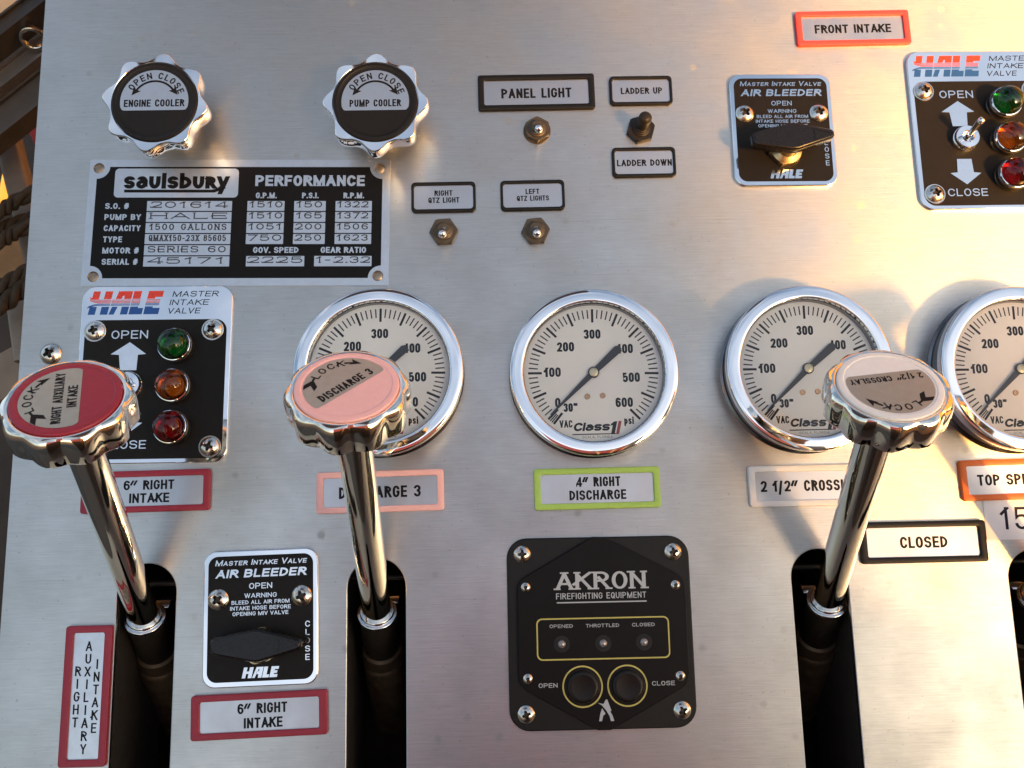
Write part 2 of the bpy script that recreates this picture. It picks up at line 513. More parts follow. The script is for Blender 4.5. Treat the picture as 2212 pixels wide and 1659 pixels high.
def glyph(mb, ch, W, H, t, ty, tf, serif=False, z=0., raise_=0., mi=0):
    """strokes of one letter; W, H, t in mm"""
    if ch not in G:
        return
    for st in G[ch].split('|'):
        closed = st[0] == 'c'
        noext = st[0] == 'n'
        if st[0] in 'cn':
            st = st[1:]
        raw = []
        for tok in st.split():
            rd = tok.endswith('r')
            a, b = tok.rstrip('r').split(',')
            raw.append((t / 2 + float(a) / 8 * max(0, W - t), ty / 2 + float(b) / 8 * (H - ty), rd))
        n = len(raw)
        pts = []
        for i, (x, y, rd) in enumerate(raw):
            if not rd:
                pts.append(Vector((x, y)))
                continue
            pa, pb = raw[(i - 1) % n], raw[(i + 1) % n]
            P, A, Bq = Vector((x, y)), Vector(pa[:2]), Vector(pb[:2])
            la = (A - P).length * (.5 if pa[2] else 1.)
            lb = (Bq - P).length * (.5 if pb[2] else 1.)
            ra, rb = min(la, lb * 1.55), min(lb, la * 1.55)
            ua, ub = (A - P).normalized(), (Bq - P).normalized()
            for k in range(7):
                th = math.pi / 2 * k / 6
                pts.append(P + ua * ra * (1 - math.sin(th)) + ub * rb * (1 - math.cos(th)))
        q = [pts[0]]
        for p in pts[1:]:
            if (p - q[-1]).length > 1e-4:
                q.append(p)
        if closed and (q[0] - q[-1]).length < 1e-4:
            q.pop()
        pts = q
        if len(pts) < 2:
            continue
        if not closed and not noext:
            d = (pts[0] - pts[1]).normalized()
            pts[0] = pts[0] + Vector((d.x * t / 2, d.y * ty / 2))
            d = (pts[-1] - pts[-2]).normalized()
            pts[-1] = pts[-1] + Vector((d.x * t / 2, d.y * ty / 2))
        n = len(pts)
        lf, rt = [], []
        for i in range(n):
            if closed or 0 < i < n - 1:
                a = (pts[i] - pts[i - 1]).normalized()
                b = (pts[(i + 1) % n] - pts[i]).normalized()
            elif i == 0:
                a = b = (pts[1] - pts[0]).normalized()
            else:
                a = b = (pts[-1] - pts[-2]).normalized()
            na, nb = Vector((-a.y, a.x)), Vector((-b.y, b.x))
            m = na + nb
            if m.length < .2:
                m = na
            m.normalize()
            k = 1 / max(.42, m.dot(na)) * (.74 if ch == '4' and n == 2 and abs(pts[0].x - pts[1].x) > 1e-4 and abs(pts[0].y - pts[1].y) > 1e-4 else 1)
            o = Vector((m.x * t / 2 * k, m.y * ty / 2 * k))
            lf.append(pts[i] + o)
            rt.append(pts[i] - o)
        lo = -.35 * H if min(p.y for p in pts) < -.01 else 0
        zz = z + raise_ + (LZ[0] % 7) * .006
        LZ[0] += 1
        diag = n == 2 and abs(pts[0].x - pts[1].x) > 1e-4 and abs(pts[0].y - pts[1].y) > 1e-4
        if diag:
            dd_ = (pts[1] - pts[0]).normalized() * t * 1.2
            lf[0] -= dd_; rt[0] -= dd_; lf[1] += dd_; rt[1] += dd_
        for i in range(n if closed else n - 1):
            j = (i + 1) % n
            pl = [tuple(lf[i]), tuple(rt[i]), tuple(rt[j]), tuple(lf[j])]
            pl = clip(clip(pl, lo, True), H * (.79 if ch == 'y' else 1), False)
            if diag and ch in 'NMZW74':
                pl = [(q[1], q[0]) for q in clip(clip([(q[1], q[0]) for q in pl], 0, True), W, False)]
            if len(pl) < 3:
                continue
            if raise_:
                loops(mb, [(pl, z), (pl, zz)], mi, tf=tf)
            else:
                flat(mb, pl, zz, mi, tf)
        if serif and not closed:
            for e, f_ in ((pts[0], pts[1]), (pts[-1], pts[-2])):
                d = e - f_
                sw = max(t * .95, W * .12)
                if abs(d.y) > abs(d.x) * .7 and (abs(e.y) < .12 * H or abs(e.y - H) < .12 * H):
                    y0 = 0 if e.y < H / 2 else H - ty * .75
                    mb.add([(e.x - sw, y0, zz + .003), (e.x + sw, y0, zz + .003), (e.x + sw, y0 + ty * .75, zz + .003), (e.x - sw, y0 + ty * .75, zz + .003)], [(0, 1, 2, 3)], mi, tf)
                elif abs(d.x) > abs(d.y) and not noext and ch in 'ELTFZ2':
                    s_ = 1 if e.y < H / 2 else -1
                    mb.add([(e.x - t * .5, e.y - ty / 2 * s_, zz + .003), (e.x, e.y - ty / 2 * s_, zz + .003), (e.x, e.y + ty * 1.2 * s_, zz + .003), (e.x - t * .5, e.y + ty * 1.2 * s_, zz + .003)],
                           [(0, 1, 2, 3) if s_ > 0 else (3, 2, 1, 0)], mi, tf)


def text(mb, s, x, y, H, w=.56, t=.215, sp=.10, al='c', shear=0, z=0., fit=None, serif=False, rot=0, raise_=0., small=None, ty=.86, mi=0, space=.34, arc=None, flip=False):
    """x, y: baseline anchor; fit: total width; arc=(radius, centre angle, +1 cw) lays the baseline on a circle about x, y"""
    T = t * H

    def dims(k):
        out = []
        for ch in s:
            up, hh = ch, H
            if small and ch.islower():
                up, hh = ch.upper(), H * small
            tt = T * (1 if hh == H else .88)
            if ch == ' ':
                out.append((None, space * H * k, hh, tt))
                continue
            wf = WF.get(up, 1)
            ww = tt if wf == 0 else max(tt, w * hh * wf * k)
            out.append((up, ww, hh, tt))
        return out
    k = 1.
    gap = sp * H
    if fit:
        lo_, hi_ = .2, 6.
        for _ in range(30):
            k = (lo_ + hi_) / 2
            tot = sum(d[1] for d in dims(k)) + gap * (len(s) - 1) * (.6 + .4 * k)
            if tot < fit:
                lo_ = k
            else:
                hi_ = k
        gap *= (.6 + .4 * k)
    ds = dims(k)
    tot = sum(d[1] for d in ds) + gap * (len(s) - 1)
    base = Matrix.Translation((x, y, 0)) @ Matrix.Rotation(R(rot), 4, 'Z')
    if arc:
        rad, ca = arc
        pos = -tot / 2
        for up, ww, hh, tt in ds:
            if up:
                ang = ca - math.degrees((pos + ww / 2) / rad)
                tf = base @ Matrix.Rotation(R(ang - 90), 4, 'Z') @ Matrix.Translation((-ww / 2, rad, 0))
                glyph(mb, up, ww, hh, tt, tt * ty, tf, serif, z, raise_, mi)
            pos += ww + gap
        return
    pos = {'c': -tot / 2, 'l': 0, 'r': -tot}[al]
    sh = Matrix(((1, shear, 0, 0), (0, 1, 0, 0), (0, 0, 1, 0), (0, 0, 0, 1)))
    for up, ww, hh, tt in ds:
        if up:
            glyph(mb, up, ww, hh, tt, tt * ty, base @ Matrix.Translation((pos, 0, 0)) @ sh if not shear else base @ sh @ Matrix.Translation((pos, 0, 0)), serif, z, raise_, mi)
        pos += ww + gap


def stack(mb, s, x, ytop, H, w, t, step, z):
    """letters set upright one under another"""
    for i, ch in enumerate(s):
        ww = t * H if WF.get(ch, 1) == 0 else w * H * WF.get(ch, 1)
        glyph(mb, ch, ww, H, t * H, t * H * .86, Matrix.Translation((x - ww / 2, ytop - H - i * step, 0)), False, z)


def flat(mb, poly, z, mi=0, tf=None):
    mb.add([(p[0], p[1], z) for p in poly], [tuple(range(len(poly)))], mi, tf)


def relief(mb, poly, z0, z1, mi=0, tf=None):
    loops(mb, [(poly, z0), (poly, z1)], mi, tf=tf)


def outline(mb, po, pi_, z, mi=0, tf=None):
    n = len(po)
    mb.add([(p[0], p[1], z) for p in po] + [(p[0], p[1], z) for p in pi_], [(i, (i + 1) % n, n + (i + 1) % n, n + i) for i in range(n)], mi, tf)


# ------------------------------------------------------------------ screws
def screw_mesh(r=7.0, hgt=3.6, ang=0, name='screw', hexsocket=False):
    mb = MB()
    if hexsocket:
        cross = circ(r * .42, 36, a0=ang)
    else:
        a, l = r * .13, r * .50
        b = r * .20
        base = [(l, -a), (l, a), (b, b), (a, l), (-a, l), (-b, b), (-l, a), (-l, -a), (-b, -b), (-a, -l), (a, -l), (b, -b)]
        cross = []
        for i, p in enumerate(base):
            q = base[(i + 1) % 12]
            for k in range(3):
                cross.append((p[0] + (q[0] - p[0]) * k / 3, p[1] + (q[1] - p[1]) * k / 3))
        ca, sa = math.cos(R(ang)), math.sin(R(ang))
        cross = [(x * ca - y * sa, x * sa + y * ca) for x, y in cross]
    n = len(cross)

    def dome(x, y):
        q = min(1, math.hypot(x, y) / r)
        return hgt * (1 - q ** 2.6 * .80)
    ls = []
    rim = []
    for x, y in cross:
        a_ = math.atan2(y, x)
        rim.append((r * math.cos(a_), r * math.sin(a_)))
    for k in range(8, -1, -1):
        f = (k / 8)
        f = 1 - (1 - f) ** 1.4 if k < 8 else 1
        pl = [(c[0] + (q[0] - c[0]) * f, c[1] + (q[1] - c[1]) * f) for c, q in zip(cross, rim)]
        ls.append(pl)
    vs = [(p[0] * .96, p[1] * .96, 0) for p in ls[0]]
    for pl in ls:
        vs += [(p[0], p[1], dome(*p)) for p in pl]
    nl = len(ls) + 1
    fs = []
    for k in range(nl - 1):
        for i in range(n):
            j = (i + 1) % n
            fs.append((k * n + i, k * n + j, (k + 1) * n + j, (k + 1) * n + i))
    mb.add(vs, fs, 0)
    bot = [(p[0] * .62, p[1] * .62) for p in cross]
    loops(mb, [(cross, hgt * .97), (bot, hgt * .35)], 1)
    return mb


_screws = {}


def screw(parent, x, y, z, r=7., ang=0, hexs=False, name='screw', m=None, hgt=None):
    key = (round(r, 1), hexs, hgt)
    if key not in _screws:
        o = screw_mesh(r, hgt or r * .52, 0, name, hexs).build(name, [m or STEEL_S, RECESS], parent, 50)
        _screws[key] = o
    else:
        o = _screws[key].copy()
        o.name = name
        COL.objects.link(o)
        o.parent = parent
    o.location = (x * MM, y * MM, z * MM)
    o.rotation_euler = (0, 0, R(ang))
    return o


# ------------------------------------------------------------------ the panel sheet
SLOTS = [(-260.0, 21.7, -34.0, -330), (-89.6, 21.7, -34.5, -330), (244.3, 21.4, -35.5, -330), (410.5, 21.6, -40.0, -330)]


def slot_poly(s, d=0.):
    xc, r, yc, yb = s
    r += d
    pts = [(xc + r * math.cos(R(a)), yc + r * math.sin(R(a))) for a in range(0, 181, 9)]
    pts += [(xc - r, yb + r * .2), (xc - r + .2 * r, yb), (xc + r - .2 * r, yb), (xc + r, yb + r * .2)]
    return pts


panel = thing('control_panel', 'brushed stainless steel pump panel sheet with four long rounded slots', 'panel', 0, 0, 0)
mb = MB()
OUT = [(-365.8, -430), (700, -430), (700, 560), (-365.8, 560)]
holes = [slot_poly(s, .7) for s in SLOTS]
plys = [[Vector((x, y, 0)) for x, y in OUT]] + [[Vector((x, y, 0)) for x, y in reversed(h_)] for h_ in holes]
tris = tessellate_polygon(plys)
allv = [p for pl in plys for p in pl]
fs = []
for a, b, c in tris:
    pa, pb, pc = allv[a], allv[b], allv[c]
    if (pb - pa).cross(pc - pa).z < 0:
        b, c = c, b
    fs.append((a, b, c))
mb.add(allv, fs)
for s in SLOTS:
    ho, hi = slot_poly(s, .7), slot_poly(s, 0)
    loops(mb, [(ho, 0), (slot_poly(s, .2), -.2), (hi, -.7), (hi, -3.2)], 0, cap1=False)
mb.add([(x, y, z) for x, y in OUT for z in (0, -26)], [(1, 0, 6, 7)] + [(0, 1, 3, 2)], 0)
sheet = mb.build('sheet', STEEL, panel, 30)

# ------------------------------------------------------------------ framed labels
def label_plate(words, x, y, rot, m, text_label, fw=96.4, fh=31.2, ww=86.4, wh=22.0, h=3.2, letter=None, name='label_plate', corner=2.2, icorner=1.6, lines=None, mat_in=None, cat='label'):
    t = thing(name, text_label, cat, x, y, 0, rot)
    fr = MB()
    frame_ring(fr, rrect(fw, fh, corner), rrect(ww, wh, icorner), 0, h, .5, 1.2)
    fr.build('frame', m, t, 40)
    ins = MB()
    flat(ins, rrect(ww + 1, wh + 1, icorner), 1.5)
    ins.build('insert', mat_in or ALU, t)
    lt = MB()
    for args in lines:
        args(lt)
    lt.build('lettering', INK, t)
    return t


def ln(s, x, y, H, fit=None, **k):
    return lambda b: text(b, s, x, y, H, fit=fit, z=1.56, **k)


label_plate('', 310.2, 415.9, .4, CORAL, 'coral red framed label reading FRONT INTAKE above the right air bleeder plate', lines=[ln('FRONT INTAKE', .2, -4.0, 7.8, 65)])
label_plate('', 41.6, 361.7, .3, BLACK_P, 'large black framed label reading PANEL LIGHT', lines=[ln('PANEL LIGHT', 0, -4.7, 8.6, 58)])
SM = dict(fw=52, fh=25.6, ww=47.6, wh=20.2, h=3.0, corner=3.6, icorner=2.6)
label_plate('', 128.2, 361.9, 0, BLACK_P, 'small black framed label reading LADDER UP above the black rubber toggle', lines=[ln('LADDER UP', 0.6, -2.6, 5.6, 34.5)], **SM)
label_plate('', 127.6, 299.0, 0, BLACK_P, 'small black framed label reading LADDER DOWN under the black rubber toggle', lines=[ln('LADDER DOWN', .4, -3.0, 5.6, 45)], **SM)
label_plate('', -36.0, 271.8, .1, BLACK_P, 'small black framed label reading RIGHT QTZ LIGHT beside the data plate', lines=[ln('RIGHT', 0, 1.4, 4.6, 14.6), ln('QTZ LIGHT', .2, -4.6, 4.6, 25)], **SM)
label_plate('', 35.9, 272.1, .2, BLACK_P, 'small black framed label reading LEFT QTZ LIGHTS', lines=[ln('LEFT', 0, 1.4, 4.4, 11.2), ln('QTZ LIGHTS', 0.2, -4.4, 4.4, 26)], **SM)
label_plate('', -263.4, 41.5, .4, CRIMSON, 'crimson framed label reading 6" RIGHT INTAKE between slot and indicator plate, partly behind a lever', lines=[ln('6\u201d RIGHT', 2, 1.2, 7.2, 38), ln('INTAKE', 2.6, -8.6, 7.2, 30)])
label_plate('', -174.1, -122.3, 1.3, CRIMSON, 'crimson framed label reading 6" RIGHT INTAKE under the left air bleeder plate', fw=98.6, lines=[ln('6\u201d RIGHT', 2, 1.2, 7.2, 36), ln('INTAKE', 2.6, -8.9, 7.2, 28)])
label_plate('', -86.7, 37.2, .5, PINK, 'salmon pink framed label reading DISCHARGE 3', lines=[ln('DISCHARGE 3', -.3, -4.8, 8.8, 62)])
label_plate('', 78.5, 35.7, .1, GREEN, 'lime green framed label reading 4" RIGHT DISCHARGE', lines=[ln('4\u201d RIGHT', 1, 1.3, 7.4, 34), ln('DISCHARGE', .3, -8.7, 7.4, 43.5)])
label_plate('', 243.1, 33.9, -.1, WHITE, 'ivory white framed label reading 2 1/2" CROSSLAY behind a chrome lever', lines=[ln('2 1/2\u201d CROSSLAY', 0, -4.2, 8.4, 78)])
label_plate('', 407.5, 35.0, .4, ORANGE, 'orange framed label reading TOP SPEEDLAY at the right edge', lines=[ln('TOP SPEEDLAY', 0, -4.2, 8.4, 70)])
label_plate('', 325.2, -10.8, -.2, BLACK_P, 'large black framed label reading CLOSED', fw=97, lines=[ln('CLOSED', 0.6, -4.5, 8.6, 36.5)])
t = thing('label_plate', 'upright crimson framed label reading RIGHT AUXILIARY INTAKE in stacked letters', 'label', -299.8, -105.2, 0, -.2)
b = MB(); frame_ring(b, rrect(33.9, 98.3, 2.2), rrect(22.7, 88.3, 1.6), 0, 3.2, .5, 1.2); b.build('frame', CRIMSON, t, 40)
b = MB(); flat(b, rrect(23.7, 89.3, 1.6), 1.5); b.build('insert', ALU_P, t)
b = MB()
stack(b, 'RIGHT', -6.9, 20.5, 6.9, .62, .17, 8.9, 1.56)
stack(b, 'AUXILIARY', 0.0, 38.0, 6.9, .62, .17, 8.95, 1.56)
stack(b, 'INTAKE', 6.7, 25.2, 6.9, .62, .17, 8.9, 1.56)
b.build('lettering', INK, t)
# paper sticker
t = thing('sticker', 'white paper sticker printed 15 under the orange label', 'sticker', 401.5, 4.4, 0, -.6)
b = MB(); loops(b, [(rrect(52, 30.6, .6), .15), (rrect(52, 30.6, .6), .3)]); b.build('paper', PAPER, t)
b = MB(); text(b, '150', -13.8, -7.6, 17.0, w=.60, t=.135, sp=.2, z=.34, al='l'); b.build('lettering', mat('navy_ink', (.012, .010, .025), .5, spec=.2), t)

# ------------------------------------------------------------------ toggle switches
def hexprism(b, r, z0, z1, ch, a0=0, mi=0):
    n = 48
    def hx(k):
        out = []
        for i in range(n):
            a = 2 * math.pi * i / n
            q = (a + math.pi / 6) % (math.pi / 3) - math.pi / 6
            rr = min(r * math.cos(math.pi / 6) / math.cos((a + R(0)) % (math.pi / 3) - math.pi / 6), k)
            out.append((rr * math.cos(a + R(a0)), rr * math.sin(a + R(a0))))
        return out
    loops(b, [(hx(99), z0), (hx(99), z1 - ch), (hx(r * .93), z1)], mi)


def toggle(x, y, tip, m, lbl, long_=False, washer=False, rot=0, hexr=11.6):
    t = thing('toggle_switch', lbl, 'switch', x, y, 0, 0, group='toggle switches on the panel')
    b = MB()
    if washer:
        lathe(b, [(11.2, 0), (11.2, 1.4), (10.8, 1.8)], 40)
        b.build('washer', m, t)
        b = MB()
    hexprism(b, hexr, 0 if not washer else 1.8, 5.4, .8, rot)
    b.build('nut', m, t, 30)
    b = MB()
    lathe(b, [(7.6, 5.4), (7.4, 6.4), (6.6, 6.8), (6.4, 7.8), (5.5, 8.2), (5.2, 9.4), (4.3, 10)], 32)
    b.build('boot', m, t, 40)
    d = Vector(tip) - Vector((0, 0, 8))
    L = d.length
    tf = Matrix.Translation((0, 0, 8)) @ d.to_track_quat('Z', 'Y').to_matrix().to_4x4()
    b = MB()
    if long_:
        lathe(b, [(4.4, 0), (4.6, 3), (5.0, 9), (5.4, L - 5), (5.2, L - 2.6), (4.0, L - .9), (2.0, L - .1), (.2, L)], 28, tf=tf, cap=True)
        b.build('lever', BLACK_R, t, 60)
    else:
        lathe(b, [(3.0, 0), (2.9, 2), (2.4, 3.5), (2.5, L - 6), (3.3, L - 3), (3.2, L - 1.6), (2.2, L - .5), (1, L - .05), (.1, L)], 24, tf=tf)
        b.build('lever', CHROME, t, 60)
    return t


toggle(41.2, 328.3, (.5, -7.2, 18), BOOT, 'brown nutted toggle switch on a round washer under the PANEL LIGHT label', washer=True, rot=30, hexr=11)
toggle(-36.0, 242.3, (-.6, -8.2, 18), BOOT, 'brown hexagonal toggle switch under the RIGHT QTZ LIGHT label', rot=3)
toggle(37.4, 241.6, (.3, -8.2, 18), BOOT, 'brown hexagonal toggle switch under the LEFT QTZ LIGHTS label', rot=5)
toggle(126.2, 327.0, (.6, .6, 26), BLACK_R, 'black rubber covered toggle switch between LADDER UP and LADDER DOWN labels', long_=True, rot=14, hexr=12)

# ------------------------------------------------------------------ fluted knobs on the panel
def arrow_head(b, tip, d, L, w, z):
    d = Vector(d).normalized()
    s = Vector((-d.y, d.x))
    tip = Vector(tip)
    flat(b, [tip, tip - d * L + s * w / 2, tip - d * L * .78, tip - d * L - s * w / 2][::1], z)


def arc_band(b, r0, r1, a0, a1, z, n=24):
    po = [(r1 * math.cos(R(a0 + (a1 - a0) * i / n)), r1 * math.sin(R(a0 + (a1 - a0) * i / n))) for i in range(n + 1)]
    pi_ = [(r0 * math.cos(R(a0 + (a1 - a0) * i / n)), r0 * math.sin(R(a0 + (a1 - a0) * i / n))) for i in range(n + 1)]
    vs = [(*p, z) for p in po] + [(*p, z) for p in pi_]
    b.add(vs, [(i, i + 1, n + 2 + i, n + 1 + i) if a1 > a0 else (i + 1, i, n + 1 + i, n + 2 + i) for i in range(n)])


def segment(rad, off, n=40, rc=2.6):
    """disc part above the chord y = off, with its two corners eased"""
    a0 = math.degrees(math.asin(off / rad))
    e = math.degrees(rc / rad) * 1.1
    pts = []
    for i in range(n + 1):
        a = R(a0 + e + (180 - 2 * a0 - 2 * e) * i / n)
        pts.append((rad * math.cos(a), rad * math.sin(a)))
    xe = math.sqrt(rad * rad - off * off)
    pts += [(-xe + .35, off + 1.0), (-xe + 1.0, off + .3), (-xe + rc, off), (xe - rc, off), (xe - 1.0, off + .3), (xe - .35, off + 1.0)]
    return pts


def lobe_fn(n, amp, ph, sharp=1.):
    def f(a, k):
        c = math.cos(n * (a - R(ph)))
        return amp * (((c + 1) / 2) ** sharp * 2 - 1)
    return f


def knob(x, y, ph, words, lbl):
    t = thing('fluted_knob', lbl, 'knob', x, y, 0, 0, group='fluted chrome knobs at the top left')
    b = MB(); lathe(b, [(19.5, 0), (19.5, 5.5), (18.6, 6.6), (12, 7.4), (9.5, 8.4), (9.5, 24)], 48); b.build('stem', CHROME_R, t, 40)
    f8 = lobe_fn(8, 3.1, ph, 1.25)
    amp = [.4, .7, .9, 1, 1, 1, 1, .98, .95]
    prof = [(28, 24), (34, 25), (36.6, 27), (37.7, 30), (38, 35), (38, 40), (37.9, 41.2), (37.6, 42.1), (37.1, 42.5)]
    b = MB()
    lathe(b, prof, 160, lobes=lambda a, k: f8(a, k) * amp[k], cap=False)
    # flat top ring in to the cap seat
    n = 160
    ls = [([((prof[-1][0] + f8(2 * math.pi * i / n, 0) * .95) * math.cos(2 * math.pi * i / n), (prof[-1][0] + f8(2 * math.pi * i / n, 0) * .95) * math.sin(2 * math.pi * i / n)) for i in range(n)], 42.5),
          (circ(33.3, n), 42.55), (circ(33.0, n), 42.3), (circ(33.0, n), 40)]
    loops(b, ls, 0, cap1=True)
    b.build('body', CHROME, t, 40)
    cap = MB()
    lathe(cap, [(32.7, 40.5), (32.7, 42.6), (32.1, 43.3), (29.8, 43.5), (28.8, 43.0), (27, 42.95)], 96)
    cap = cap.build('cap', BLACK_P, t, 30)
    b = MB(); flat(b, segment(26.0, -7.2), 43.10); b.build('nameplate', ALU_P, cap)
    b = MB()
    text(b, 'OPEN', 0, 0, 5.3, w=.72, t=.2, sp=.2, z=43.16, arc=(18.8, 124))
    text(b, 'CLOSE', 0, 0, 5.3, w=.70, t=.2, sp=.2, z=43.16, arc=(18.8, 51))
    zc = 43.16
    arc_band(b, 16.0, 17.6, 52, 128, zc)
    # the arc is struck about a lower centre
    arrow_head(b, (-17.6, 5.2), (-.62, -.78), 7.2, 6.6, zc + .01)
    arrow_head(b, (17.6, 5.2), (.62, -.78), 7.2, 6.6, zc + .01)
    arc_band(b, 16.0, 17.6, 128, 147, zc + .005)
    arc_band(b, 16.0, 17.6, 33, 52, zc + .005)
    text(b, words, 0, -4.3, 5.9, fit=46 if words[0] == 'E' else 39.5, t=.2, z=zc)
    b.build('lettering', INK, cap)
    return t


knob(-254.6, 336.6, 81, 'ENGINE COOLER', 'chrome fluted knob with black cap reading ENGINE COOLER')
knob(-85.5, 334.1, 89, 'PUMP COOLER', 'chrome fluted knob with black cap reading PUMP COOLER')

# ------------------------------------------------------------------ builder's data plate
t = thing('data_plate', 'black and silver engraved performance data plate below the two fluted knobs', 'plate', -200.4, 254.2, 0, -1.0)
b = MB()
HR = 4.4
hol = [(-113.4, 45.5), (112.2, 45.5), (-111.6, -45.2), (112.2, -44.8)]
OP = rrect(241.6, 105.6, .8, 2)
plys = [[Vector((*p, 0)) for p in OP]] + [[Vector((*p, 0)) for p in reversed(circ(HR, 24, *hc))] for hc in hol]
allv = [p for pl in plys for p in pl]
fs = []
for a, b_, c in tessellate_polygon(plys):
    if (allv[b_] - allv[a]).cross(allv[c] - allv[a]).z < 0:
        b_, c = c, b_
    fs.append((a, b_, c))
b.add([(p.x, p.y, 1.0) for p in allv], fs)
loops(b, [(OP, 0), (OP, 1.0)], cap1=False)
for hc in hol:
    loops(b, [(circ(HR, 24, *hc), 1.0), (circ(HR, 24, *hc), .05)], cap1=False)
b.build('plate', ALU_P, t)
for hc in hol:
    b = MB(); lathe(b, [(4.3, .1), (3.9, .5), (1.5, .75), (.1, .8)], 24)
    o = b.build('rivet', mat('tarnished_rivet', (.34, .26, .19), .4, .9, noise=(300, .3, .1)), t, 50)
    o.location = (hc[0] * MM, hc[1] * MM, 0)
# black field with quarter-round bites at the corners
def bite(cx, cy, sx, sy, r):
    a0 = {(1, 1): 270, (-1, 1): 0, (-1, -1): 90, (1, -1): 180}[(sx, sy)]
    return [(cx + r * math.cos(R(a0 - 90 * i / 8 * 1)), cy + r * math.sin(R(a0 - 90 * i / 8))) for i in range(9)]
fx, fy, rb_ = 114.6, 46.6, 10.2
poly = []
for sx, sy, st in ((1, 1, 270), (-1, 1, 0), (-1, -1, 90), (1, -1, 180)):
    c0 = (sx * fx, sy * fy)
    arc = [(c0[0] + rb_ * math.cos(R(st - 90 * i / 8)), c0[1] + rb_ * math.sin(R(st - 90 * i / 8))) for i in range(9)]
    poly += arc
b = MB(); flat(b, poly, 1.06); b.build('enamel_field', BLACK_E, t)
b = MB(); flat(b, rrect(99, 24.6, 3.4, 6, -50.6, 32.8), 1.12); b.build('logo_panel', ALU_P, t)
fld = []
for i in range(6):
    fld.append((-39.2, 13.4 - 9.25 * i, 67.6, 8.3))
for i in range(4):
    yy = 13.4 - 9.25 * i
    fld += [(21.7, yy, 29.6, 8.3), (56.9, yy, 25.2, 8.3), (91.9, yy, 29.1, 8.3)]
fld += [(30.8, -32.7, 46, 8.5), (84.4, -32.7, 45.5, 8.5)]
for fx_, fy_, fw_, fh_ in fld:
    b = MB(); relief(b, rrect(fw_, fh_, .3, 2, fx_, fy_), 1.06, 1.14); b.build('value_field', ALU_P, t)
b = MB()
text(b, 'saulsbury', -50.6, 28.0, 13.4, w=.72, t=.27, sp=.07, z=1.18, fit=84)
flat(b, [(-92, 24.7), (-20, 24.7), (-15.5, 26.4), (-12.5, 29.5), (-14.8, 31.2), (-18, 28.2), (-22, 27.2), (-92, 27.2)], 1.17)
b.build('logo_lettering', BLACK_E, t)
b = MB()
W1 = dict(al='l', w=.70, t=.24, sp=.14, z=1.12)
for i, (s, f_) in enumerate((('S.O. #', 18.8), ('PUMP BY', 28.8), ('CAPACITY', 29), ('TYPE', 15), ('MOTOR #', 28.6), ('SERIAL #', 28.2))):
    text(b, s, -106.2 + i * .1, 10.9 - 9.28 * i, 4.9, fit=f_, **W1)
text(b, 'PERFORMANCE', 56.4, 30.3, 9.2, fit=88, w=.62, t=.25, z=1.12)
text(b, 'G.P.M.', 21.7, 19.9, 4.8, fit=16.8, w=.7, t=.25, z=1.12)
text(b, 'P.S.I.', 57, 19.9, 4.8, fit=13.4, w=.7, t=.25, z=1.12)
text(b, 'R.P.M.', 91.8, 19.9, 4.8, fit=16.6, w=.7, t=.25, z=1.12)
text(b, 'GOV. SPEED', 31, -25.9, 4.9, fit=36, w=.7, t=.24, z=1.12)
text(b, 'GEAR RATIO', 84.6, -25.9, 4.9, fit=36, w=.7, t=.24, z=1.12)
b.build('printed_words', ALU_P, t)
b = MB()
SF = dict(serif=True, z=1.18, t=.19, ty=.8, sp=.26)
for i, (s, f_) in enumerate((('201614', 61), ('HALE', 61), ('1500 GALLONS', 61), ('QMAX150-23X 85605', 61), ('SERIES 60', 61.5), ('45171', 61))):
    kk = dict(SF)
    if i == 3:
        kk['sp'] = .16
    text(b, s, -39.4, 11.8 - 9.3 * i, 5.3, fit=f_, **kk)
for cx0, fw_, col in ((21.7, 26.5, ('1510', '1510', '1051', '750')), (56.3, 20.6, ('150', '165', '200', '250')), (91.3, 24.8, ('1322', '1372', '1506', '1623'))):
    for i, s in enumerate(col):
        text(b, s, cx0, 12.1 - 9.3 * i, 5.2, fit=fw_ - (5 if s == '750' and 0 else 0), **SF)
text(b, '2225', 30.7, -34.2, 5.3, fit=43, **SF)
text(b, '1-2.32', 84.4, -34.2, 5.3, fit=43, **SF)
b.build('engraved_values', mat('engraving_black', (.02, .02, .02), .5), t)

# ------------------------------------------------------------------ lettering mark of the valve maker: four slanted block letters
def hale_blocks():
    """convex pieces, cap height 1, upright; x runs 0..3.1"""
    H_ = [[(0, 0), (.27, 0), (.27, 1), (0, 1)], [(.46, 0), (.75, 0), (.75, 1), (.46, 1)], [(.27, .40), (.46, .40), (.46, .62), (.27, .62)]]
    A_ = [[(.80, 0), (1.0, 0), (1.22, 1), (.98, 1)], [(1.24, 0), (1.52, 0), (1.52, 1), (1.24, 1)], [(1.03, .34), (1.24, .34), (1.24, .60), (1.05, .60)], [(1.15, .80), (1.24, .80), (1.24, 1), (1.18, 1)]]
    L_ = [[(1.57, 0), (1.87, 0), (1.87, 1), (1.57, 1)], [(1.87, 0), (2.08, 0), (2.08, .27), (1.87, .27)]]
    E_ = [[(2.14, 0), (2.44, 0), (2.44, 1), (2.14, 1)], [(2.44, 0), (2.72, 0), (2.72, .27), (2.44, .27)], [(2.44, .74), (2.72, .74), (2.72, 1), (2.44, 1)], [(2.44, .38), (2.66, .38), (2.66, .62), (2.44, .62)]]
    return H_, A_, L_, E_


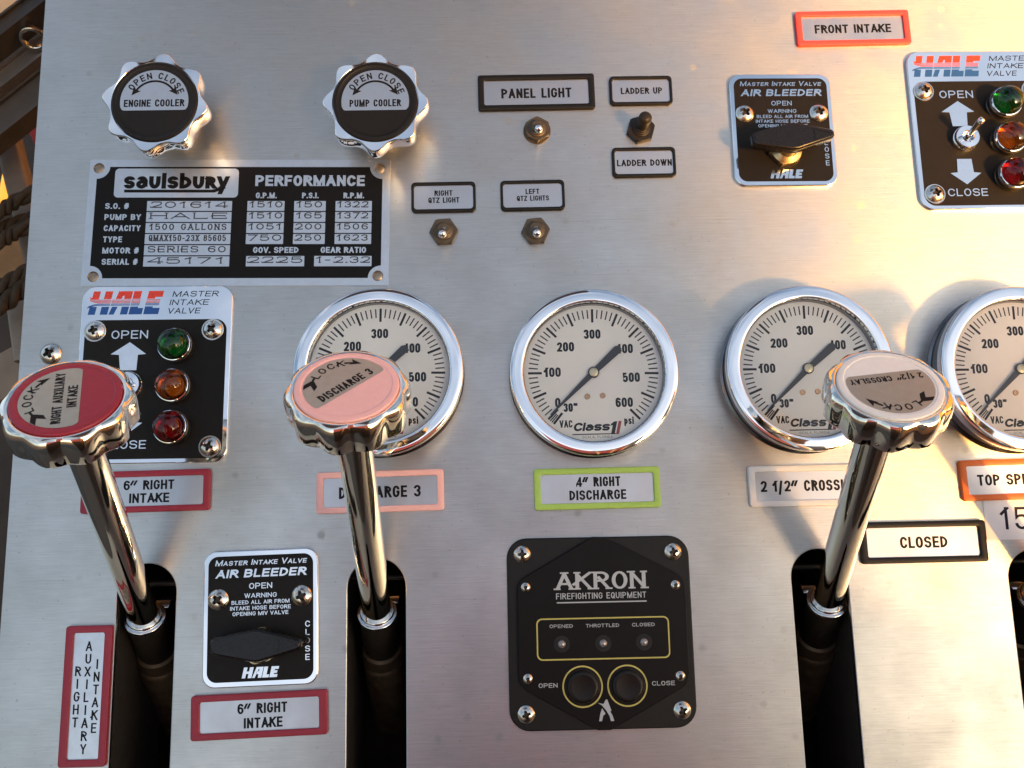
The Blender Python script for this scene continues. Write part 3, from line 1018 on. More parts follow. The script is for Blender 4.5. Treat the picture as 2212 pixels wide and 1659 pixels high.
def hale_flag(parent, x, y, w, H, sh, z):
    k = w / 2.72
    LETT = hale_blocks()
    red, blue = MB(), MB()

    def put(mbx, poly):
        if len(poly) > 2:
            flat(mbx, [(x + p[0] * k + p[1] * H * sh, y + p[1] * H) for p in poly], z)
    for grp in LETT:
        for poly in grp:
            put(red, clip(poly, .665, True))
            put(blue, clip(poly, .335, False))
    spans = [(0, .76), (.79, 1.53), (1.56, 1.90), (2.13, 2.66)]
    for mbx, ys in ((red, (.605, .545, .49)), (blue, (.435, .385))):
        for yy in ys:
            for i, (a, c) in enumerate(spans):
                if i == 0:
                    lift = (.055 if mbx is red else -.055)
                    a0 = -.10 if yy in (.605, .385) else -.06
                    put(mbx, [(a0, yy + lift * 2), (.14, yy + lift * .5), (.3, yy), (c, yy), (c, yy + .03), (.3, yy + .034), (.14, yy + .036 + lift * .5), (a0, yy + .04 + lift * 2)])
                else:
                    put(mbx, [(a, yy), (c, yy), (c, yy + .03), (a, yy + .03)])
    red.build('logo_red', LOGO_RED, parent)
    blue.build('logo_blue', LOGO_BLUE, parent)


# ------------------------------------------------------------------ master intake valve plates
def pilot_light(parent, x, y, key):
    lt = MB()
    n = 72
    lathe(lt, [(13.4, 0), (13.4, 1.0), (12.9, 1.6), (13.3, 1.9), (13.3, 6.2), (12.9, 6.6), (12.9, 7.6), (12.4, 8.2), (11.9, 8.2), (11.7, 4.0), (4, 3.2)], n,
          lobes=lambda a, k: (.16 if int(round(a / (2 * math.pi) * n)) % 2 else -.16) if k in (3, 4) else 0)
    bz = lt.build('indicator_light', mat('knurled_bezel', (.17, .16, .15), .35, 1., noise=(200, .2, .1)), parent, 40)
    bz.location = (x * MM, y * MM, 3 * MM)
    b = MB()
    lathe(b, [(12.9, 7.7), (12.6, 8.7), (12.1, 8.9), (11.8, 8.4)], 60, cap=False)
    b.build('ring', CHROME, bz, 40)
    b = MB()
    prof = [(11.7, 6), (11.75, 10)]
    for i in range(1, 13):
        a = R(90 * i / 12)
        prof.append((11.75 * math.cos(a) ** .92 if i < 12 else .05, 10 + 10.5 * math.sin(a)))
    lathe(b, prof, 60)
    b.build('lens', LENS[key], bz, 50)
    # stepped reflector under the lens
    b = MB()
    lathe(b, [(11.4, 5.6), (9.8, 3.8), (9.2, 4.6), (7.6, 3.2), (7.0, 4.2), (5.2, 2.8), (4.4, 4.4), (2.6, 5.0), (.1, 5.2)], 48)
    b.build('reflector', mat('lamp_reflector', (.30, .27, .22), .25, 1.), bz, 30)


def valve_plate(x, y, rot, lbl, tip, light_y, lx=16.6):
    t = thing('intake_valve_plate', lbl, 'control plate', x, y, 0, rot)
    b = MB(); slab(b, rrect(117.2, 139.4, 11, 8), 0, 3.0, .7); b.build('plate', CHROME, t, 40)
    b = MB(); flat(b, rrect(109.6, 108.8, 9, 8, 0, -11.9), 3.06); b.build('enamel_field', BLACK_C, t)
    hale_flag(t, -53.5, 46.9, 54.5, 18.8, .20, 3.06)
    b = MB()
    for s, xx, yy, f_ in (('MASTER', 11.4, 60.8, 35.5), ('INTAKE', 9.4, 54.0, 30.2), ('VALVE', 8.0, 47.2, 25.2)):
        text(b, s, xx, yy, 4.5, al='l', fit=f_, w=.9, t=.15, shear=.22, z=3.07, sp=.22)
    b.build('title_lettering', INK, t)
    b = MB()
    text(b, 'OPEN', -19.8, 27.4, 6.6, w=.85, t=.15, sp=.2, fit=28.2, z=3.08, raise_=.35)
    text(b, 'CLOSE', -19.2, -58.4, 6.4, w=.85, t=.15, sp=.2, fit=33, z=3.08, raise_=.35)
    b.build('lettering', CHROME_R, t)
    for nm, pts in (('up_arrow', [(-19.3, 24.6), (-33.6, 15.1), (-27.2, 14.6), (-25.6, 2.4), (-13.2, 2.4), (-12.6, 14.6), (-6.4, 15.1)]),
                    ('down_arrow', [(-19.0, -48.4), (-6.4, -38.6), (-12.4, -38.0), (-13.2, -26.4), (-25.2, -26.4), (-25.8, -38.0), (-31.8, -38.6)])):
        b = MB(); relief(b, pts, 3.08, 3.5); b.build(nm, CHROME_R, t)
    for i, (sx, sy) in enumerate(((-46.8, 33.6), (44.0, 33.8), (45.6, -57.6), (-46.4, -56.4))):
        b = MB(); lathe(b, [(8.6, 3.05), (8.6, 3.6), (8.3, 3.9), (5, 3.9)], 36)
        wz = b.build('screw_washer', STEEL_S, t, 40)
        wz.location = (sx * MM, sy * MM, 0)
        screw(t, sx, sy, 3.8, 7.2, 12 + 31 * i)
    for ky, yy in zip(('green', 'amber', 'red'), light_y):
        pilot_light(t, lx, yy, ky)
    b = MB()
    lathe(b, [(10.6, 3.05), (10.6, 5.6), (10.2, 6.2), (9.8, 6.6), (9.8, 9.2), (9.2, 10), (5.2, 10.2), (4.6, 9.6), (4.4, 6)], 48)
    tg = b.build('toggle_switch', CHROME, t, 40)
    tg.location = (-17.3 * MM, -9.6 * MM, 0)
    d = Vector(tip)
    L = d.length
    b = MB()
    lathe(b, [(2.1, 0), (2.2, L - 9), (2.9, L - 4), (2.9, L - 2), (2.0, L - .5), (.1, L)], 24, tf=Matrix.Translation((0, 0, 7)) @ d.to_track_quat('Z', 'Y').to_matrix().to_4x4())
    b.build('lever', CHROME_R, tg, 60)
    return t


valve_plate(-261.2, 132.1, -.5, 'chrome edged MASTER INTAKE VALVE plate with coloured lamps, below the data plate', (0, 2, 20), (20.8, -10.9, -42.9), 17.3)
valve_plate(410.2, 323.2, -.3, 'chrome edged MASTER INTAKE VALVE plate with coloured lamps, cut off at the right edge', (1.5, 5.5, 23), (20.2, -11.2, -42.2), 17.4)

# ------------------------------------------------------------------ air bleeder plates
def wing(L, Wd, z0, z1):
    """lozenge shaped wing handle, blunt at both ends"""
    hl, hw = L / 2, Wd / 2
    pts = [(hl, -1.6), (hl, 1.6), (hl - 2.2, 4.0), (2.6, hw), (-2.6, hw), (-hl + 3.0, 6.2), (-hl, 3.6), (-hl, -3.6), (-hl + 3.0, -6.2), (-2.6, -hw), (2.6, -hw), (hl - 2.2, -4.0)]
    return pts


def bleeder(x, y, rot, lbl, hrot, hz, hx, hy, hl=65.5):
    t = thing('air_bleeder_plate', lbl, 'control plate', x, y, 0, rot)
    b = MB(); slab(b, rrect(84.6, 98.2, 9.5, 8), 0, 3.2, .8); b.build('plate', CHROME, t, 40)
    b = MB(); flat(b, rrect(77.6, 90.4, 7.2, 8), 3.26); b.build('enamel_field', BLACK_C, t)
    b = MB()
    kw = dict(z=3.28, raise_=.3)
    text(b, 'Master Intake Valve', 0, 38.3, 4.2, fit=67.5, w=.86, t=.19, sp=.16, shear=.2, small=.78, **kw)
    text(b, 'AIR BLEEDER', 0, 29.3, 6.0, fit=66.5, w=.84, t=.24, sp=.16, shear=.2, **kw)
    text(b, 'OPEN', 0, 20.8, 4.2, fit=17, w=.8, t=.17, sp=.16, **kw)
    text(b, 'WARNING', 0, 14.3, 3.3, fit=23.8, w=.8, t=.17, sp=.16, **kw)
    text(b, 'BLEED ALL AIR FROM', 0, 9.8, 2.8, fit=42.6, w=.8, t=.18, sp=.16, **kw)
    text(b, 'INTAKE HOSE BEFORE', 0, 5.6, 2.8, fit=44.6, w=.8, t=.18, sp=.16, **kw)
    text(b, 'OPENING MIV VALVE', 0, 1.6, 2.8, fit=41, w=.8, t=.18, sp=.16, **kw)
    for i, ch in enumerate('CLOSE'):
        text(b, ch, 34.6, -8.2 - i * 5.9, 4.3, w=.82, t=.16, **kw)
    b.build('lettering', CHROME_R, t)
    b = MB()
    k = 25.5 / 2.72
    for grp in hale_blocks():
        for poly in grp:
            relief(b, [(-13.3 + p[0] * k + p[1] * 1.7, -42.8 + p[1] * 7.6) for p in poly], 3.28, 3.6)
    b.build('maker_lettering', CHROME_R, t)
    screw(t, -31.0, 13.8, 3.2, 7.7, 40)
    screw(t, 30.4, 14.2, 3.2, 7.7, 20)
    # handle
    b = MB(); hexprism(b, 14.2, 3.2, 8.5, 1.0, 12); 
    nut = b.build('nut', mat('brassy_nut', (.62, .48, .27), .3, 1., noise=(120, .3, .1)), t, 30)
    nut.location = (0, -19.6 * MM, 0)
    b = MB(); lathe(b, [(12.5, 8.5), (11, 9.6), (8.4, hz * .6), (8.0, hz)], 32); st_ = b.build('stem', mat('brassy_nut', (0, 0, 0)), t, 40)
    st_.location = (0, -19.6 * MM, 0)
    pts = wing(hl, 23.2, 0, 0)
    b = MB()
    loops(b, [(inset(pts, 2.4), hz - 1), (inset(pts, .8), hz), (pts, hz + 2), (pts, hz + 7), (inset(pts, .5), hz + 8.6), (inset(pts, 1.6), hz + 9.6), (inset(pts, 1.9), hz + 9.7)], cap0=True)
    # raised pointer outline at the narrow end
    for p0, p1 in (((hl / 2 - 17, 4.6), (hl / 2 - 4, 0.4)), ((hl / 2 - 17, -4.6), (hl / 2 - 4, -.4)), ((hl / 2 - 17, 4.6), (hl / 2 - 16, 0)), ((hl / 2 - 16, 0), (hl / 2 - 17, -4.6))):
        bar(b, (*p0, hz + 9.9), (*p1, hz + 9.9), .7, .5)
    h_ = b.build('handle', BLACK_C if False else mat('black_gloss_plastic', (.007, .006, .0055), .26, spec=.4, noise=(200, .2, .06)), t, 35)
    h_.location = (hx * MM, hy * MM, 0)
    h_.rotation_euler = (0, 0, R(hrot))
    return t


bleeder(-174.6, -53.2, .95, 'black AIR BLEEDER plate between the two left levers', -1, 11, 0.8, -18.4)
bleeder(243.6, 325.3, -.6, 'black AIR BLEEDER plate under the FRONT INTAKE label', 4, 19, -.6, -17.6, 66)

# ------------------------------------------------------------------ pressure gauges
def pol(r, a):
    return (r * math.cos(R(a)), r * math.sin(R(a)))


def gauge(x, y, lbl, tail=222.5):
    t = thing('pressure_gauge', lbl, 'gauge', x, y, 0, 0, group='four pressure gauges in a row')
    b = MB(); lathe(b, [(64.2, 0), (64.2, 1.6), (62.4, 3), (62.4, 17)], 96, cap=False); b.build('case', CASE, t, 40)
    b = MB()
    lathe(b, [(62.3, 14), (63.6, 15), (64.2, 16.5), (64.3, 20), (64.2, 22.2), (63.8, 23.2), (63.0, 23.75), (60, 23.95), (56.5, 24.1), (54.9, 24.1), (54.3, 23.7), (54.0, 22.8), (53.7, 20.0)], 128, cap=False)
    b.build('bezel', CHROME, t, 40)
    b = MB(); lathe(b, [(53.8, 21.0), (53.3, 20.6), (53.1, 19), (53.0, 16)], 96, cap=False); b.build('inner_ring', CASE, t, 40)
    b = MB(); flat(b, circ(53.2, 96), 16); b.build('dial', DIAL, t)
    b = MB()
    A0, PSI = 224.7, .4527
    for i in range(61):
        a = A0 - i * 10 * PSI
        big = i % 5 == 0
        r0, r1, w = (39.4, 50.0, 1.75) if big else (42.6, 49.6, .95)
        c, s = math.cos(R(a)), math.sin(R(a))
        flat(b, [(r0 * c - s * w / 2, r0 * s + c * w / 2), (r0 * c + s * w / 2, r0 * s - c * w / 2), (r1 * c + s * w / 2, r1 * s - c * w / 2), (r1 * c - s * w / 2, r1 * s + c * w / 2)], 16.06)
    for a, r0, w in ((A0 + 2.2, 42.6, .95), (A0 + 4.0, 42.6, .95), (A0 + 6.2, 39.4, 1.75)):
        c, s = math.cos(R(a)), math.sin(R(a))
        flat(b, [(r0 * c - s * w / 2, r0 * s + c * w / 2), (r0 * c + s * w / 2, r0 * s - c * w / 2), (50 * c + s * w / 2, 50 * s - c * w / 2), (50 * c - s * w / 2, 50 * s + c * w / 2)], 16.06)
    b.build('scale_marks', INK, t)
    b = MB()
    K = dict(w=.56, t=.235, sp=.07, z=16.06)
    for s, px, py, f_ in (('300', .2, 30.2, 13.0), ('200', -20.6, 20.6, 13.2), ('400', 24.6, 18.3, 13.2), ('100', -31.2, 1.0, 12.6), ('500', 28.9, -4.2, 13.2), ('600', 22.6, -23.4, 13.2), ('0', -28.0, -22.6, None)):
        text(b, s, px, py - 3.7, 7.4, fit=f_, **K)
    text(b, '30"', -18.4, -29.8, 6.6, fit=10.8, **K)
    text(b, 'VAC', -22.3, -41.8, 5.6, fit=9.8, w=.5, t=.2, sp=.06, z=16.06)
    text(b, 'psi', 25.6, -40.2, 5.6, fit=7.3, w=.6, t=.22, sp=.08, z=16.06)
    b.build('numerals', INK, t)
    b = MB()
    text(b, 'Class', -3.4, -44.7, 6.4, fit=27.5, w=.8, t=.28, sp=.04, shear=.22, z=16.06)
    flat(b, [(11.6, -47.0), (14.4, -47.0), (16.6, -37.8), (14.6, -37.8), (11.9, -39.6), (11.5, -41.2), (13.1, -40.7)], 16.07)
    flat(b, [(-17.8, -47.6), (15.0, -47.6), (15.3, -46.8), (-17.6, -46.8)], 16.06)
    b.build('logo_lettering', INK, t)
    b = MB(); flat(b, [(15.2, -47.6), (17.6, -47.6), (20.0, -37.6), (17.7, -37.6)], 16.065); b.build('logo_block', DARKRED, t)
    b = MB(); text(b, 'OCALA, FLORIDA', 1.2, -50.3, 1.9, fit=23, w=.7, t=.14, sp=.2, z=16.06); b.build('city_lettering', mat('grey_ink', (.16, .16, .15), .5), t)
    for px, py in ((-5.3, -18.4), (6.4, -17.9)):
        b = MB(); lathe(b, [(2.2, 16.02), (2.2, 16.5), (1.9, 16.8), (1.2, 16.8), (1.0, 16.3)], 20); o = b.build('dial_screw', mat('copper_rivet', (.50, .30, .17), .35, 1.), t, 40)
        o.location = (px * MM, py * MM, 0)
    b = MB()
    a = R(223.4)
    d, s = Vector((math.cos(a), math.sin(a))), Vector((-math.sin(a), math.cos(a)))
    a2 = R(tail - 180)
    d2, s2 = Vector((math.cos(a2), math.sin(a2))), Vector((-math.sin(a2), math.cos(a2)))
    relief(b, [tuple(s * 2.4), tuple(d * 46.5 + s * .45), tuple(d * 46.5 - s * .45), tuple(-s * 2.4)], 17.4, 17.9)
    relief(b, [tuple(-s2 * 2.2), tuple(d2 * 26 - s2 * 3.2), tuple(d2 * 28.6 - s2 * 1.6), tuple(d2 * 28.6 + s2 * 1.6), tuple(d2 * 26 + s2 * 3.2), tuple(s2 * 2.2)], 17.4, 17.93)
    lathe(b, [(4.3, 16.8), (4.3, 18.2), (3.9, 18.6)], 36)
    nd = b.build('needle', mat('needle_black', (.02, .02, .025), .4), t, 30)
    b = MB(); lathe(b, [(3.4, 18.6), (3.4, 18.9), (3.1, 19.1), (.9, 19.1), (.7, 18.9), (.5, 19.0)], 36); b.build('hub_cap', CREAM, nd, 40)
    b = MB(); flat(b, circ(53.5, 64), 20.4); b.build('glass', GLASS, t)
    return t


gauge(-85.6, 126.6, 'round chrome rimmed pressure gauge half hidden behind the pink lever knob')
gauge(77.5, 122.8, 'round chrome rimmed pressure gauge in full view above the lime green label')
gauge(242.6, 122.4, 'round chrome rimmed pressure gauge overlapped by the white lever knob', 220)
gauge(407.2, 118.6, 'sunlit chrome rimmed pressure gauge cut off at the right edge', 222)

# ------------------------------------------------------------------ electric valve controller
t = thing('valve_controller', 'square black valve controller with two push buttons under the lime green label', 'controller', 76.3, -70.0, 0, -.3)
b = MB(); slab(b, rrect(137, 138, 15, 8), 0, 5.0, .9); b.build('base_plate', BLACK_P, t, 40)
hx = [(5, -68.9), (57.5, -41.2), (61.8, -37.6), (63.9, -31.6), (64, 32.2), (61.6, 38), (57.4, 41.6), (5.5, 68.9), (-4, 69.2), (-57, 39.6), (-60.6, 35.2), (-61.2, 31), (-61.2, -31.7), (-59.4, -37), (-55, -41), (-4.5, -68.9)]
hx2 = []
for i, p in enumerate(hx):
    a_, c_ = hx[i - 1], hx[(i + 1) % len(hx)]
    hx2.append((p[0] * .75 + a_[0] * .0 + p[0] * .25, p[1]))
b = MB(); slab(b, hx2, 4.8, 7.2, .5); b.build('face_plate', mat('anodised_black', (.006, .0052, .005), .38, spec=.16, noise=(60, .25, .06)), t, 20)
for i, (sx, sy) in enumerate(((-56.8, 57.3), (56.6, 57.0), (-56.2, -57.1), (57.7, -56.7))):
    screw(t, sx, sy, 4.9, 6.4, 3 + 8 * i)
for sx, sy in ((-54.8, 33.2), (56.9, 32.7), (-54.6, -32.0), (57.2, -32.4)):
    screw(t, sx, sy, 7.1, 3.5, 0, True, 'small_screw')
b = MB()
KZ = 7.26
text(b, 'AKRON', 1.2, 30.8, 12.8, w=.74, t=.215, sp=.13, fit=67, z=KZ, serif=True, ty=.55)
text(b, 'FIREFIGHTING EQUIPMENT', 1.1, 24.0, 4.4, fit=67, w=.6, t=.15, sp=.16, z=KZ)
flat(b, [(-32, 21.1), (34.8, 21.1), (34.8, 22.0), (-32, 22.0)], KZ)
text(b, 'OPENED', -29.2, 3.5, 2.5, fit=17.2, w=1, t=.17, sp=.2, z=KZ)
text(b, 'THROTTLED', 1.3, 3.4, 2.5, fit=24.6, w=1, t=.17, sp=.2, z=KZ)
text(b, 'CLOSED', 31.6, 3.4, 2.5, fit=16.8, w=1, t=.17, sp=.2, z=KZ)
text(b, 'OPEN', -40, -38.5, 3.1, fit=13.8, w=1, t=.17, sp=.2, z=KZ)
text(b, 'CLOSE', 44.4, -38.7, 3.1, fit=16.8, w=1, t=.17, sp=.2, z=KZ)
# flame shaped maker's mark
flat(b, [(-3.6, -62.6), (-1.5, -62.6), (-.6, -58.8), (1.2, -57.4), (-1.2, -53.6), (-2.6, -57.5)], KZ)
flat(b, [(5.0, -62.6), (7.4, -62.6), (6.2, -58.6), (3.2, -53.5), (-.6, -50.6), (-4.2, -49.8), (-1.2, -51.6), (1.8, -55.2), (4.0, -59)], KZ + .01)
flat(b, [(1.9, -47.6), (2.8, -47.6), (5.6, -55.4), (4.6, -56.2), (3.9, -55), (1.2, -52.4), (-.4, -51.2)], KZ + .02)
b.build('lettering', WHITE_INK, t)
b = MB()
outline(b, rrect(98.2, 30.0, 4.2, 6, 1.5, -4.5), rrect(96.2, 28.0, 3.4, 6, 1.5, -4.5), KZ)
for bx in (-14.8, 18.0):
    outline(b, circ(14.8, 64, bx, -38.3), circ(13.7, 64, bx, -38.3), KZ)
b.build('yellow_outline', YELLOW, t)
for lx, lyy in ((-29.2, -8.0), (1.4, -8.1), (31.5, -7.9)):
    b = MB(); lathe(b, [(6.0, 7.22), (5.6, 7.3), (4.0, 7.28), (3.6, 7.25)], 32)
    o = b.build('lamp_hole', mat('deep_black', (.004, .004, .004), .7), t); o.location = (lx * MM, lyy * MM, .02 * MM)  # flat black disc, the shade of a recess painted on the face
    b = MB(); lathe(b, [(2.9, 7.26), (2.8, 7.6), (2.3, 8.3), (1.3, 8.8), (.1, 9.0)], 24)
    b.build('lamp', mat('clear_lamp', (.30, .27, .26), .15, .5), o, 50)
for bx in (-14.8, 18.0):
    b = MB(); lathe(b, [(12.7, 7.22), (12.5, 7.3)], 48); lathe(b, [(11.6, 7.2), (11.5, 9.4), (10.9, 10.4), (9.6, 10.8), (8, 10.6), (4, 10.3), (.1, 10.2)], 64)
    o = b.build('push_button', BLACK_R if False else mat('button_black', (.007, .0065, .006), .30, spec=.3), t, 50); o.location = (bx * MM, -38.3 * MM, 0)

# ------------------------------------------------------------------ loose screw in the panel
t = thing('screw', 'single cross head screw in the bare steel left of the valve plate', 'screw', -342.0, 149.4, 0, 0)
screw(t, 0, 0, 0, 8.3, 28, hgt=5.0, name='screw_head')

# ------------------------------------------------------------------ pull levers
def lever(base, top, rot, off, m, words, lbl, tabsign):
    Bv, Pv = Vector(base), Vector(top)
    d = (Pv - Bv).normalized()
    yv = Vector((0, 1, 0)) - d * d.y
    yv.normalize()
    xv = yv.cross(d)
    axes = (pdir(xv), pdir(yv), pdir(d))
    L = (Pv - Bv).length
    t = thing('pull_lever', lbl, 'lever', *base, 0, None, axes) if False else thing('pull_lever', lbl, 'lever', base[0], base[1], base[2], 0, 'chrome pull levers with round knobs', axes)
    b = MB(); lathe(b, [(10.2, -6), (11.0, 2), (11.1, 6), (11.1, L - 20)], 48); b.build('rod', mat('lever_nickel', (.90, .83, .72), .05, 1., noise=(60, .05, .03)), t, 40)  # chrome with the gold light on the levers tinted into its colour
    # collar: D shaped steel washer with a tab, and a raised ring
    b = MB()
    oc = [(14.6 * math.cos(R(a)), 14.6 * math.sin(R(a))) for a in range(-200, 91, 10)]
    oc = oc[:-1] + [(tabsign * 0 + 2, 14.6), (-12.5, 15.0)] if False else circ(15.2, 48)
    slab(b, oc, -1, 1.6, .5)
    b.build('collar', CHROME_R, t, 40)
    b = MB(); lathe(b, [(13.0, 1.6), (13.0, 3.4), (12.5, 4.0), (11.1, 4.0)], 48, cap=False); b.build('retaining_ring', CHROME_R, t, 40)
    b = MB()
    slab(b, [(tabsign * 3, 8), (tabsign * 15.5, 8), (tabsign * 17, 18.5), (tabsign * 3, 18.5)] if tabsign > 0 else [(-3, 18.5), (-17, 18.5), (-15.5, 8), (-3, 8)], -1.2, 1.2, .4)
    b.build('collar_tab', CHROME_R, t, 40)
    b = MB(); lathe(b, [(13.2, -46), (14.0, -38), (14.2, -1.1)], 40, cap=False); b.build('rubber_sleeve', BLACK_R, t, 40)
    b = MB()
    lathe(b, [(15.5, -96), (16.5, -60), (15.5, -46), (13, -44)], 32)
    slab(b, rrect(30, 30, 13, 6, 0, -3), -150, -56, 5)
    b.build('lever_arm', LEVER, t, 40)
    # knob
    f10 = lobe_fn(10, 1.0, 9, .75)
    am = [0, .5, 1.3, 1.5, 1.5, 1.4, 1.2, .9, .7]
    prof = [(12.6, -27), (15.5, -24), (31, -22.5), (35.0, -21.2), (35.9, -19.5), (36.3, -9), (36.4, -5.0), (36.0, -2.4), (34.9, -1.0)]
    b = MB()
    lathe(b, prof, 160, lobes=lambda a, k: f10(a, k) * am[k], cap=False)
    n = 160
    loops(b, [([((34.9 + f10(2 * math.pi * i / n, 0) * .7) * math.cos(2 * math.pi * i / n), (34.9 + f10(2 * math.pi * i / n, 0) * .7) * math.sin(2 * math.pi * i / n)) for i in range(n)], -1.0),
              (circ(33.6, n), -.1), (circ(32.4, n), 0.0), (circ(31.4, n), -.5), (circ(31.2, n), -3)], cap1=True)
    kb = b.build('knob', mat('lever_nickel', (.9, .83, .72)), t, 40)
    kb.location = (0, 0, L * MM)
    cp = MB()
    lathe(cp, [(31.0, -2), (31.0, .2), (30.5, .9), (29.2, 1.2), (27.2, 1.15), (26.6, .8), (25, .8)], 96)
    cp = cp.build('cap', m, t, 25)
    cp.location = (0, 0, L * MM)
    cp.rotation_euler = (0, 0, R(rot))
    b = MB(); flat(b, segment(25.6, off), .92); b.build('nameplate', mat('handle_nameplate', (.56, .49, .36), .34, 1., noise=(150, .12, .05)), cp)
    b = MB()
    z = .98
    text(b, 'LOCK', 0, 0, 5.4, w=.80, t=.18, sp=.20, z=z, arc=(18.0, 87))
    # arrow to the right, fishtail to the left
    arc_band(b, 20.1, 21.5, 56, 42, z)
    a = R(42)
    arrow_head(b, (21.4 * math.cos(R(27)), 21.4 * math.sin(R(27))), (math.sin(R(33)), -math.cos(R(33))), 7.2, 5.4, z + .01)
    arc_band(b, 20.1, 21.5, 118, 127, z)
    c = Vector((20.8 * math.cos(R(127)), 20.8 * math.sin(R(127))))
    dd = Vector((-math.sin(R(127)), math.cos(R(127))))
    ss = Vector((math.cos(R(127)), math.sin(R(127))))
    flat(b, [tuple(c - dd * .3 + ss * 1), tuple(c + dd * 4 + ss * 4.2), tuple(c + dd * 8 + ss * 3.4), tuple(c + dd * 3.6), tuple(c + dd * 8 - ss * 3.4), tuple(c + dd * 4 - ss * 4.2), tuple(c - dd * .3 - ss * 1)], z + .01)
    for s, yy, H, f_ in words:
        text(b, s, 0, yy, H, fit=f_, t=.2, z=z)
    b.build('lettering', INK, cp)
    return t


lever((-266.1, -52.9, -15), (-249.1, 86.9, 164), 101.2, -8.0, CRIMSON, [('RIGHT AUXILIARY', 1.5, 5.4, 44), ('INTAKE', -6.2, 5.4, 19)], 'chrome pull lever with crimson cap reading RIGHT AUXILIARY INTAKE', 1)
lever((-91, -54.1, -15), (-86, 90.6, 162), 43.2, -4.6, PINK, [('DISCHARGE 3', -2.4, 6.3, 38)], 'chrome pull lever with salmon pink cap reading DISCHARGE 3', 1)
lever((253.6, -54.5, -15), (240.7, 85.2, 156), 186.6, -10.6, WHITE, [('2 1/2\u201d CROSSLAY', -7.6, 4.8, 45)], 'chrome pull lever with white cap reading 2 1/2" CROSSLAY', -1)
lever((418.0, -56, -15), (402.0, 85, 158), 120, -5, ORANGE, [('TOP SPEEDLAY', -3, 4.8, 42)], 'chrome pull lever in the slot at the right edge, its collar showing', -1)

# ------------------------------------------------------------------ dark compartment behind the slots
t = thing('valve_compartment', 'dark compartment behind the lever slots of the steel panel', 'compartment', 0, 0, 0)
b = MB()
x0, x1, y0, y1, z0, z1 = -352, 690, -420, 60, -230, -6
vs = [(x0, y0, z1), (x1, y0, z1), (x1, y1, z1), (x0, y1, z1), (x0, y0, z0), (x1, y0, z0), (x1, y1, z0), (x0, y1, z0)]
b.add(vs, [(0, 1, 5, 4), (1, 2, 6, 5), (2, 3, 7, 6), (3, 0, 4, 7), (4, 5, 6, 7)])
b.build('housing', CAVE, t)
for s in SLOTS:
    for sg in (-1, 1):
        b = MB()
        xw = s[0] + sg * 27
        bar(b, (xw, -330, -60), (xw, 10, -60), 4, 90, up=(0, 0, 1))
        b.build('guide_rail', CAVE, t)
    b = MB()
    tube(b, (s[0] - 26, -28, -22), (s[0] + 26, -28, -22), 2.0)
    b.build('cross_pin', BLACK_R, t)

# ------------------------------------------------------------------ surroundings left of the panel: ladder rails, posts and rope
ALU_D = mat('weathered_aluminium', (.30, .26, .22), .42, .75, noise=(25, .3, .1), bump=((20, 20, 900), .2))
ROPE = mat('brown_rope', (.055, .038, .022), .9, noise=(120, .5, .05), bump=((700, 700, 700), .8))


def beam(name, lbl, cat, p0, p1, w, h, m, lip=0., group=None, up=(0, 0, 1)):
    """open channel rail between two points (panel mm), with lips along both edges"""
    p0, p1 = Vector(p0), Vector(p1)
    d = (p1 - p0).normalized()
    sv = d.cross(Vector(up)).normalized()
    uv = sv.cross(d).normalized()
    axes = (pdir(sv), pdir(uv), pdir(d))
    # frame axes must be right handed: sv x uv = -d, so flip the first
    axes = (pdir(-sv), pdir(uv), pdir(d))
    t = thing(name, lbl, cat, p0.x, p0.y, p0.z, 0, group, axes)
    L = (p1 - p0).length
    b = MB()
    prof = [(-w / 2, -h / 2), (w / 2, -h / 2), (w / 2, h / 2), (w / 2 - lip, h / 2), (w / 2 - lip, h / 2 - 4), (-w / 2 + lip, h / 2 - 4), (-w / 2 + lip, h / 2), (-w / 2, h / 2)] if lip else rrect(w, h, min(w, h) * .18, 3)
    loops(b, [(prof, 0), (prof, L)], cap0=True)
    b.build('rail' if lip else 'post_body', m, t, 30)
    return t, L


DK = mat('brown_rail', (.060, .050, .043), .45, .5, noise=(25, .3, .1))
MD = mat('dull_aluminium', (.22, .195, .175), .42, .7, noise=(25, .3, .1))
LT = mat('tan_rail', (.55, .40, .24), .5, .2, noise=(25, .2, .1))


def diag(c, z):
    return (-469 - 170, c - 153, z), (-469 + 150, c + 135, z)


beam('ladder_rail', 'sunlit tan rail in the very top left corner', 'rail', *diag(583, -165), 30, 20, LT, 3, 'ladder rails left of the panel')
beam('ladder_rail', 'dark brown ladder rail crossing the top left corner behind the panel', 'rail', *diag(548, -168), 19, 30, DK, 2.5, 'ladder rails left of the panel')
beam('ladder_rail', 'grey brown ladder rail with a steel ring resting on it', 'rail', *diag(523, -196), 20, 20, MD, 2.5, 'ladder rails left of the panel')
beam('ladder_rail', 'wide dark channel rail just under the ringed rail at the left', 'rail', *diag(488, -212), 32, 26, mat('channel_rail', (.13, .105, .085), .42, .6, noise=(25, .3, .1)), 3, 'ladder rails left of the panel')
t = thing('steel_ring', 'flat galvanised steel ring lying on the ladder rail', 'ring', -470, 526, -175, 20, axes=(pdir((1, .15, 0)).normalized(), pdir((-.05, .42, .90)).normalized(), pdir((.13, -.89, .42)).normalized()))
b = MB(); lathe(b, [(9.5, 0), (13.2, 0), (13.4, 1.5), (13.2, 4.2), (12.4, 4.8), (10.2, 4.8), (9.5, 4.2), (9.5, 0)], 40, cap=False); b.build('ring_body', STEEL_S, t, 40)
POST = mat('post_grey', (.19, .15, .115), .55, .3, noise=(30, .3, .1))
